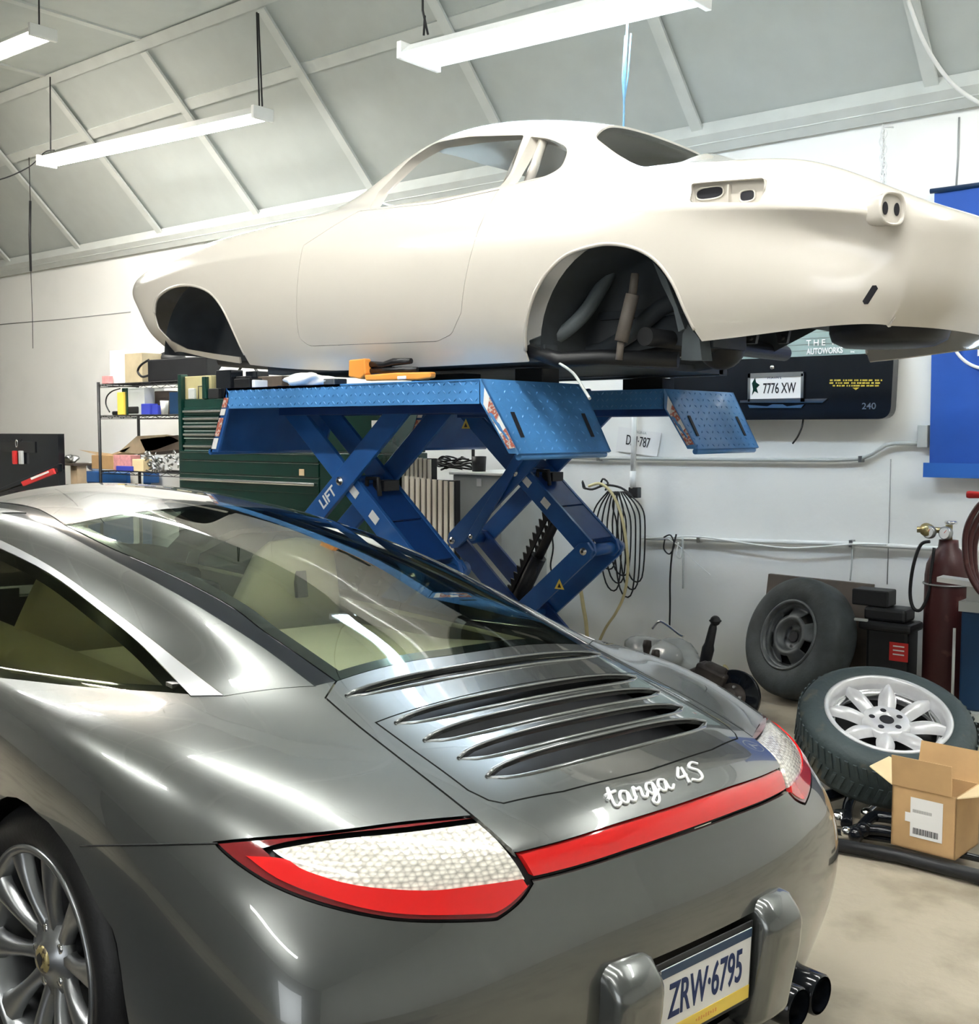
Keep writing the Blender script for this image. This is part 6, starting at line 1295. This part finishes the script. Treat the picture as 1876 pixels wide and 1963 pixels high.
mb = MB(); a, b = U(-5, 944, 'y', 4.9), U(112, 905, 'y', 4.9); d = V(b-a); mb.prism([V(a), V(b), V(b)+Vector((0, 0, .07)), V(a)+Vector((0, 0, .03))], (0, .04, 0)); t = thing('floor_jack_handle', 'black and red long handled tool leaning low at the left edge', 'tool', a); mb.build('beam', M['blackg'], t, bevel=.006)
mb = MB(); mb.prism([U(x_, y_, 'y', 4.88) for x_, y_ in [(40, 924), (100, 898), (104, 908), (44, 932)]], (0, .018, 0)); mb.build('red_face', M['red'], t)
mb = MB(); mb.prism([U(x_, y_, 'y', 4.875) for x_, y_ in [(58, 916), (92, 903), (93, 906), (60, 920)]], (0, .004, 0)); mb.build('white_print', M['paper'], t)
mb = MB(); mb.bbox((a[0]+.2, 4.9, 0), (a[0]+.3, 4.94, U(10, 940, 'y', 4.9)[2])); mb.build('stand', M['black'], t)
t = thing('wooden_stand', 'small wooden stand right of the black board', 'stand', (U(130, 900, 'y', 5.9)[0], 5.9, 0))
mb = MB(); P0, P1 = U(117, 888, 'y', 5.85), U(141, 893, 'y', 5.85); mb.bbox((P0[0], 5.85, P1[2]), (P1[0], 6.1, P0[2])); mb.build('top', M['brown'], t); mb = MB(); xm = (P0[0]+P1[0])/2; mb.bbox((xm-.03, 5.9, 0), (xm+.09, 6.0, P1[2])); mb.build('post', M['wood'], t)
q = U(127, 880, 'y', 5.9); blob('metal_part', (q[0], 5.95, P0[2]+.04), (.08, .05, .04), 'steel', 'small metal casting on the wooden stand', 'car part', 2, .3)
# green tool chest
YG = 5.35
t = thing('tool_chest', 'tall dark green tool chest with bright drawer pulls behind the lift', 'tool chest', (U(540, 900, 'y', YG)[0], YG+.25, 0))
X0, X1, XM = U(352, 800, 'y', YG)[0], U(728, 800, 'y', YG)[0], U(618, 900, 'y', YG)[0]
ztop = U(352, 766, 'y', YG)[2]; zmid = U(352, 862, 'y', YG)[2]; zlow = U(352, 935, 'y', YG)[2]
mb = MB(); mb.bbox((X0, YG, zmid), (X1, YG+.45, ztop)); mb.build('upper_cabinet', M['green'], t, bevel=.006)
mb = MB(); mb.bbox((X0-.02, YG-.03, .12), (X1, YG+.47, zmid-.004)); mb.build('lower_cabinet', M['green'], t, bevel=.006)
mb = MB(); mb.bbox((X0-.045, YG-.02, zlow), (X0-.005, YG+.05, U(345, 718, 'y', YG)[2])); mb.build('corner_post', M['green'], t, bevel=.004)
xu = U(420, 800, 'y', YG)[0]+.1
for k_, b in enumerate((789, 803, 811, 818, 826, 833, 840, 855, 863)):
    if b in (811, 826, 840, 863):
        q = U(352, b, 'y', YG-.006); mb = MB(); mb.bbox((X0+.01, YG-.008, q[2]-.002), (xu, YG, q[2]+.002)); mb.build('drawer_gap', M['whiteplastic'], t); continue
    q = U(352, b, 'y', YG-.006); q2 = U(352, b+9, 'y', YG)[2]
    mb = MB(); mb.bbox((X0+.01, YG-.006, q2), (xu, YG, q[2]+.03)); dr_ = mb.build('drawer', M['green'], t, bevel=.002)
    mb = MB(); mb.bbox((X0+.015, YG-.024, q[2]-.009), (xu-.01, YG-.006, q[2]+.009)); mb.build('drawer_pull', M['alu'], dr_, bevel=.004)
for b0, b1, pull in ((866, 880, 0), (882, 905, 0), (907, 934, 1)):
    za, zb = U(352, b0, 'y', YG-.03)[2], U(352, b1, 'y', YG-.03)[2]; mb = MB(); mb.bbox((X0, YG-.038, zb), (XM, YG-.03, za)); dr_ = mb.build('drawer', M['green'], t, bevel=.002)
    mb = MB(); mb.bbox((X0, YG-.041, za-.004), (XM, YG-.036, za)); mb.build('drawer_edge', M['steel'], dr_)
    if pull: mb = MB(); mb.bbox((X0+.01, YG-.06, za-.055), (XM-.03, YG-.038, za-.032)); mb.build('drawer_pull', M['alu'], dr_, bevel=.006)
for (a, b, c, d, m) in ((573, 899, 583, 912, 'wood'), (648, 780, 664, 789, 'paper'), (712, 806, 726, 826, 'paper'), (668, 823, 680, 838, 'whiteplastic'), (600, 815, 607, 821, 'paper'), (649, 778, 657, 786, 'yellow')):
    y = YG-.04 if b > 870 else YG-.002; P0, P1 = U(a, b, 'y', y-.001), U(c, d, 'y', y-.001); mb = MB(); mb.bbox((P0[0], y-.002, P1[2]), (P1[0], y, P0[2])); mb.build('sticker', M[m], t)
text('UNIVERSAL', 'lettering', U(435, 932, 'y', YG-.04), (1, 0, 0), (0, 0, 1), .03, M['paper'], t) if 0 else None
for xx in (X0+.08, X1-.1): mb = MB(); mb.cyl((xx, YG+.05, .06), (xx, YG+.09, .06), .06, 16); mb.cyl((xx, YG+.07, .06), (xx, YG+.07, .13), .012, 8); mb.build('caster', M['black'], t)
# on top of the chest
pbox('parts_case', (354, 722), (405, 740), YG+.02, .2, 'olive', 'yellowish open case on the left of the tool chest top', 'case', zmin=ztop+.001)
mb = MB(); zt_ = ztop
A_ = U(375, 765, 'y', YG+.05); B_ = U(424, 682, 'y', YG+.05); C_ = U(452, 722, 'y', YG+.05)
mb.tube([(A_[0], YG+.3, zt_+.018), (B_[0], YG+.3, B_[2]), (C_[0]+.15, YG+.3, zt_+.018)], .012, 6); single(mb, 'wire_stand', M['black'], 'black A-shaped stand on the tool chest', 'stand')
mb = MB(); q = [U(a, b, 'y', YG+.26) for a, b in [(424, 686), (402, 718), (448, 718)]]; q = [(p[0], p[1]+.06, p[2]) for p in q]; mb.prism(q, (0, .004, 0)); mb.prism([(q[1][0]+.05, q[1][1], q[1][2]), (q[1][0]+.07, q[1][1], q[1][2]), (q[1][0]+.07, q[1][1], zt_+.002), (q[1][0]+.05, q[1][1], zt_+.002)], (0, .004, 0)); single(mb, 'paper_triangle', M['paper'], 'white triangular card inside the black stand', 'card')
for i, (a, b, c, dy, m, nm, lb) in enumerate([(398, 745, 418, .0, 'black', 'box', 'black box at the front of the tool chest top'), (413, 710, 442, .03, 'blackg', 'camera', 'black camera-like device on the tool chest'), (440, 722, 470, .08, 'black', 'box', 'black case just right of the camera-like device'), (386, 722, 394, -.01, 'green', 'bottle', 'slim green bottle at the front of the tool chest'), (470, 712, 492, .14, 'blackg', 'box', 'dark box under the pale shell nose'), (492, 722, 540, .15, 'brown', 'jar', 'brown jar lying on the tool chest behind the lift'), (540, 716, 620, .22, 'grey', 'tray', 'grey tray on the tool chest under the shell sill'), (360, 745, 372, .0, 'grey', 'tin', 'small grey tin at the left of the tool chest top')]):
    pbox(nm, (a, b), (c, b+10), YG+dy, .12, m, lb, 'device' if nm == 'camera' else nm, zmin=ztop+.001, bevel=.006)
mb = MB(); q = U(380, 750, 'y', YG+.01)
for dx in (0, .10): mb.tube([(q[0]+dx, YG+.01, ztop+.004), (q[0]+dx, YG+.01, ztop+.10), (q[0]+dx, YG+.12, ztop+.10), (q[0]+dx, YG+.12, ztop+.004)], .004, 6)
mb.tube([(q[0], YG+.01, ztop+.10), (q[0]+.1, YG+.01, ztop+.10)], .004, 6); single(mb, 'wire_rack', M['black'], 'little wire rack on the tool chest top', 'rack')
# things on the near platform edge
t = thing('heat_gun', 'orange and black tool lying on the rear part of the near platform', 'tool', U(740, 730, 'y', 3.4))
zp = LTOP
def pz(px, py, y=3.36): q = U(px, py, 'y', y); return Vector((q[0], y, max(q[2], zp+.004)))
M['black2'] = mat('shiny_black_handle', (.01, .011, .013), .25, noise=0)
mb = MB(); mb.prism([pz(668, 690), pz(698, 687), pz(700, 717), pz(690, 727), pz(667, 722)], (0, .04, 0)); mb.build('jaw', M['orange'], t, bevel=.006)
mb = MB(); mb.prism([pz(697, 719), pz(760, 714), pz(825, 713), pz(824, 724), pz(800, 728), pz(700, 730)], (0, .035, 0)); mb.build('guard', M['orange'], t, bevel=.006)
mb = MB(); mb.tube([pz(690, 698, 3.40), pz(735, 700, 3.40), pz(755, 694, 3.40), pz(788, 692, 3.40)], [.016, .014, .017, .012], 10); mb.tube([pz(705, 712, 3.40), pz(750, 710, 3.40), pz(800, 708, 3.40)], [.014, .016, .010], 10); mb.build('grip', M['black2'], t)
mb = MB(); mb.box(pz(770, 724, 3.352), (.05, .006, .014)); mb.build('trigger', M['paper'], t, bevel=.003)
q = U(582, 728, 'y', 3.42); blob('rag', (q[0], 3.44, zp+.03), (.15, .05, .028), 'paper', 'white rag rolled on the near platform edge', 'rag', 21, .3)
for i, (a, b, c, d, m, nm, lb) in enumerate([(448, 726, 478, 739, 'black', 'socket_case', 'low black case at the far left of the near platform'), (482, 728, 488, 738, 'paper', 'pill_bottle', 'tiny white bottle on the near platform left of the rag'), (619, 726, 640, 735, 'steel', 'socket', 'little metal socket right of the white rag')]):
    P0, P1 = U(a, b, 'y', 3.42), U(c, d, 'y', 3.42); mb = MB(); mb.bbox((P0[0], 3.42, zp+.002), (P1[0], 3.50, max(P0[2], zp+.02))); single(mb, nm, M[m], lb, 'tool part', bevel=.004)
M['slatcream'] = mat('cream_slat', (.85, .80, .70), .5, noise=.03)
# slatted pieces, grey cabinet and its cables
for nm, (a, b, c, d), y, lb in (('slatted_panel', (770, 872, 828, 920), 5.55, 'pale slatted panel behind the lift, further and higher one'), ('slatted_panel', (775, 912, 872, 996), 5.35, 'pale slatted panel behind the lift, nearer and lower one')):
    P0, P1 = U(a, b, 'y', y), U(c, d, 'y', y); t = thing(nm, lb, 'slatted panel', ((P0[0]+P1[0])/2, y, 0), 'slatted panels behind the lift'); n_ = 7 if d < 950 else 9; w_ = P1[0]-P0[0]
    zb_ = 0.02
    for i in range(n_):
        x = P0[0]+w_*(i+.25)/n_; sh = (.0 if d < 950 else -.12*i/n_*.0); mb = MB(); mb.bbox((x, y-.012, zb_+.45), (x+w_/n_*.62, y, P0[2]-.03*i/n_)); mb.build('slat', M['slatcream'], t)
    mb = MB(); mb.bbox((P0[0], y+.001, zb_), (P1[0], y+.05, P0[2]-.02)); mb.build('backing', M['black'], t)
t = thing('grey_cabinet', 'low grey metal cabinet with a pile of cables on top behind the lift', 'cabinet', (U(930, 1000, 'y', 5.65)[0], 5.8, 0))
P0, P1 = U(868, 912, 'y', 5.6), U(960, 912, 'y', 5.6); zc_ = U(900, 905, 'y', 5.6)[2]; mb = MB(); mb.bbox((P0[0], 5.6, .03), (P1[0], 6.1, zc_-.02)); mb.build('body', M['grey'], t, bevel=.006); mb = MB(); mb.bbox((P0[0]-.02, 5.58, zc_-.018), (P1[0]+.02, 6.12, zc_)); mb.build('top', M['whiteplastic'], t, bevel=.004)
mb = MB(); q = U(918, 925, 'y', 5.598); mb.box(q, (.04, .003, .05)); mb.build('sticker', M['paper'], t)
rnd = random.Random(11)
for i in range(8):
    cx, cy = U(875, 890, 'y', 5.75)[0]+rnd.uniform(-.12, .12), 5.80+rnd.uniform(-.06, .1); r_ = rnd.uniform(.06, .12)
    cordthing([(cx+r_*math.cos(a)*1.5, cy+r_*math.sin(a), zc_+.012+.010*i+.012*math.sin(3*a+i)) for a in np.linspace(0, 5.2, 9)], .0065, 'black', 'black cable coiled in the pile on the grey cabinet', 'cable', 'cable', group='cables piled on the grey cabinet')
mb = MB(); q = U(914, 884, 'y', 5.7); mb.lathe([(0, 0), (.045, 0), (.05, .10), (.044, .10)], (q[0], 5.72, zc_+.001), (0, 0, 1), 20); mb.box((q[0]-.05, 5.72, zc_+.13), (.012, .02, .07)); single(mb, 'mug', M['black'], 'black mug on the grey cabinet right of the cables', 'mug')
pbox('white_cabinet', (735, 905), (770, 930), 5.9, .25, 'whiteplastic', 'pale cabinet in the shade behind the near scissor arms', 'cabinet', zmin=.01)
# dark mat added beside the car, unseen, to darken the reflection in the lower bodywork
mb = MB(); mb.bbox((-5.2, -1.6, .0), (1.7, .98, .006)); single(mb, 'added_dark_mat', M['black'], 'added unseen black mat beside the left flank, darkening the reflections of the dark car', 'mat')
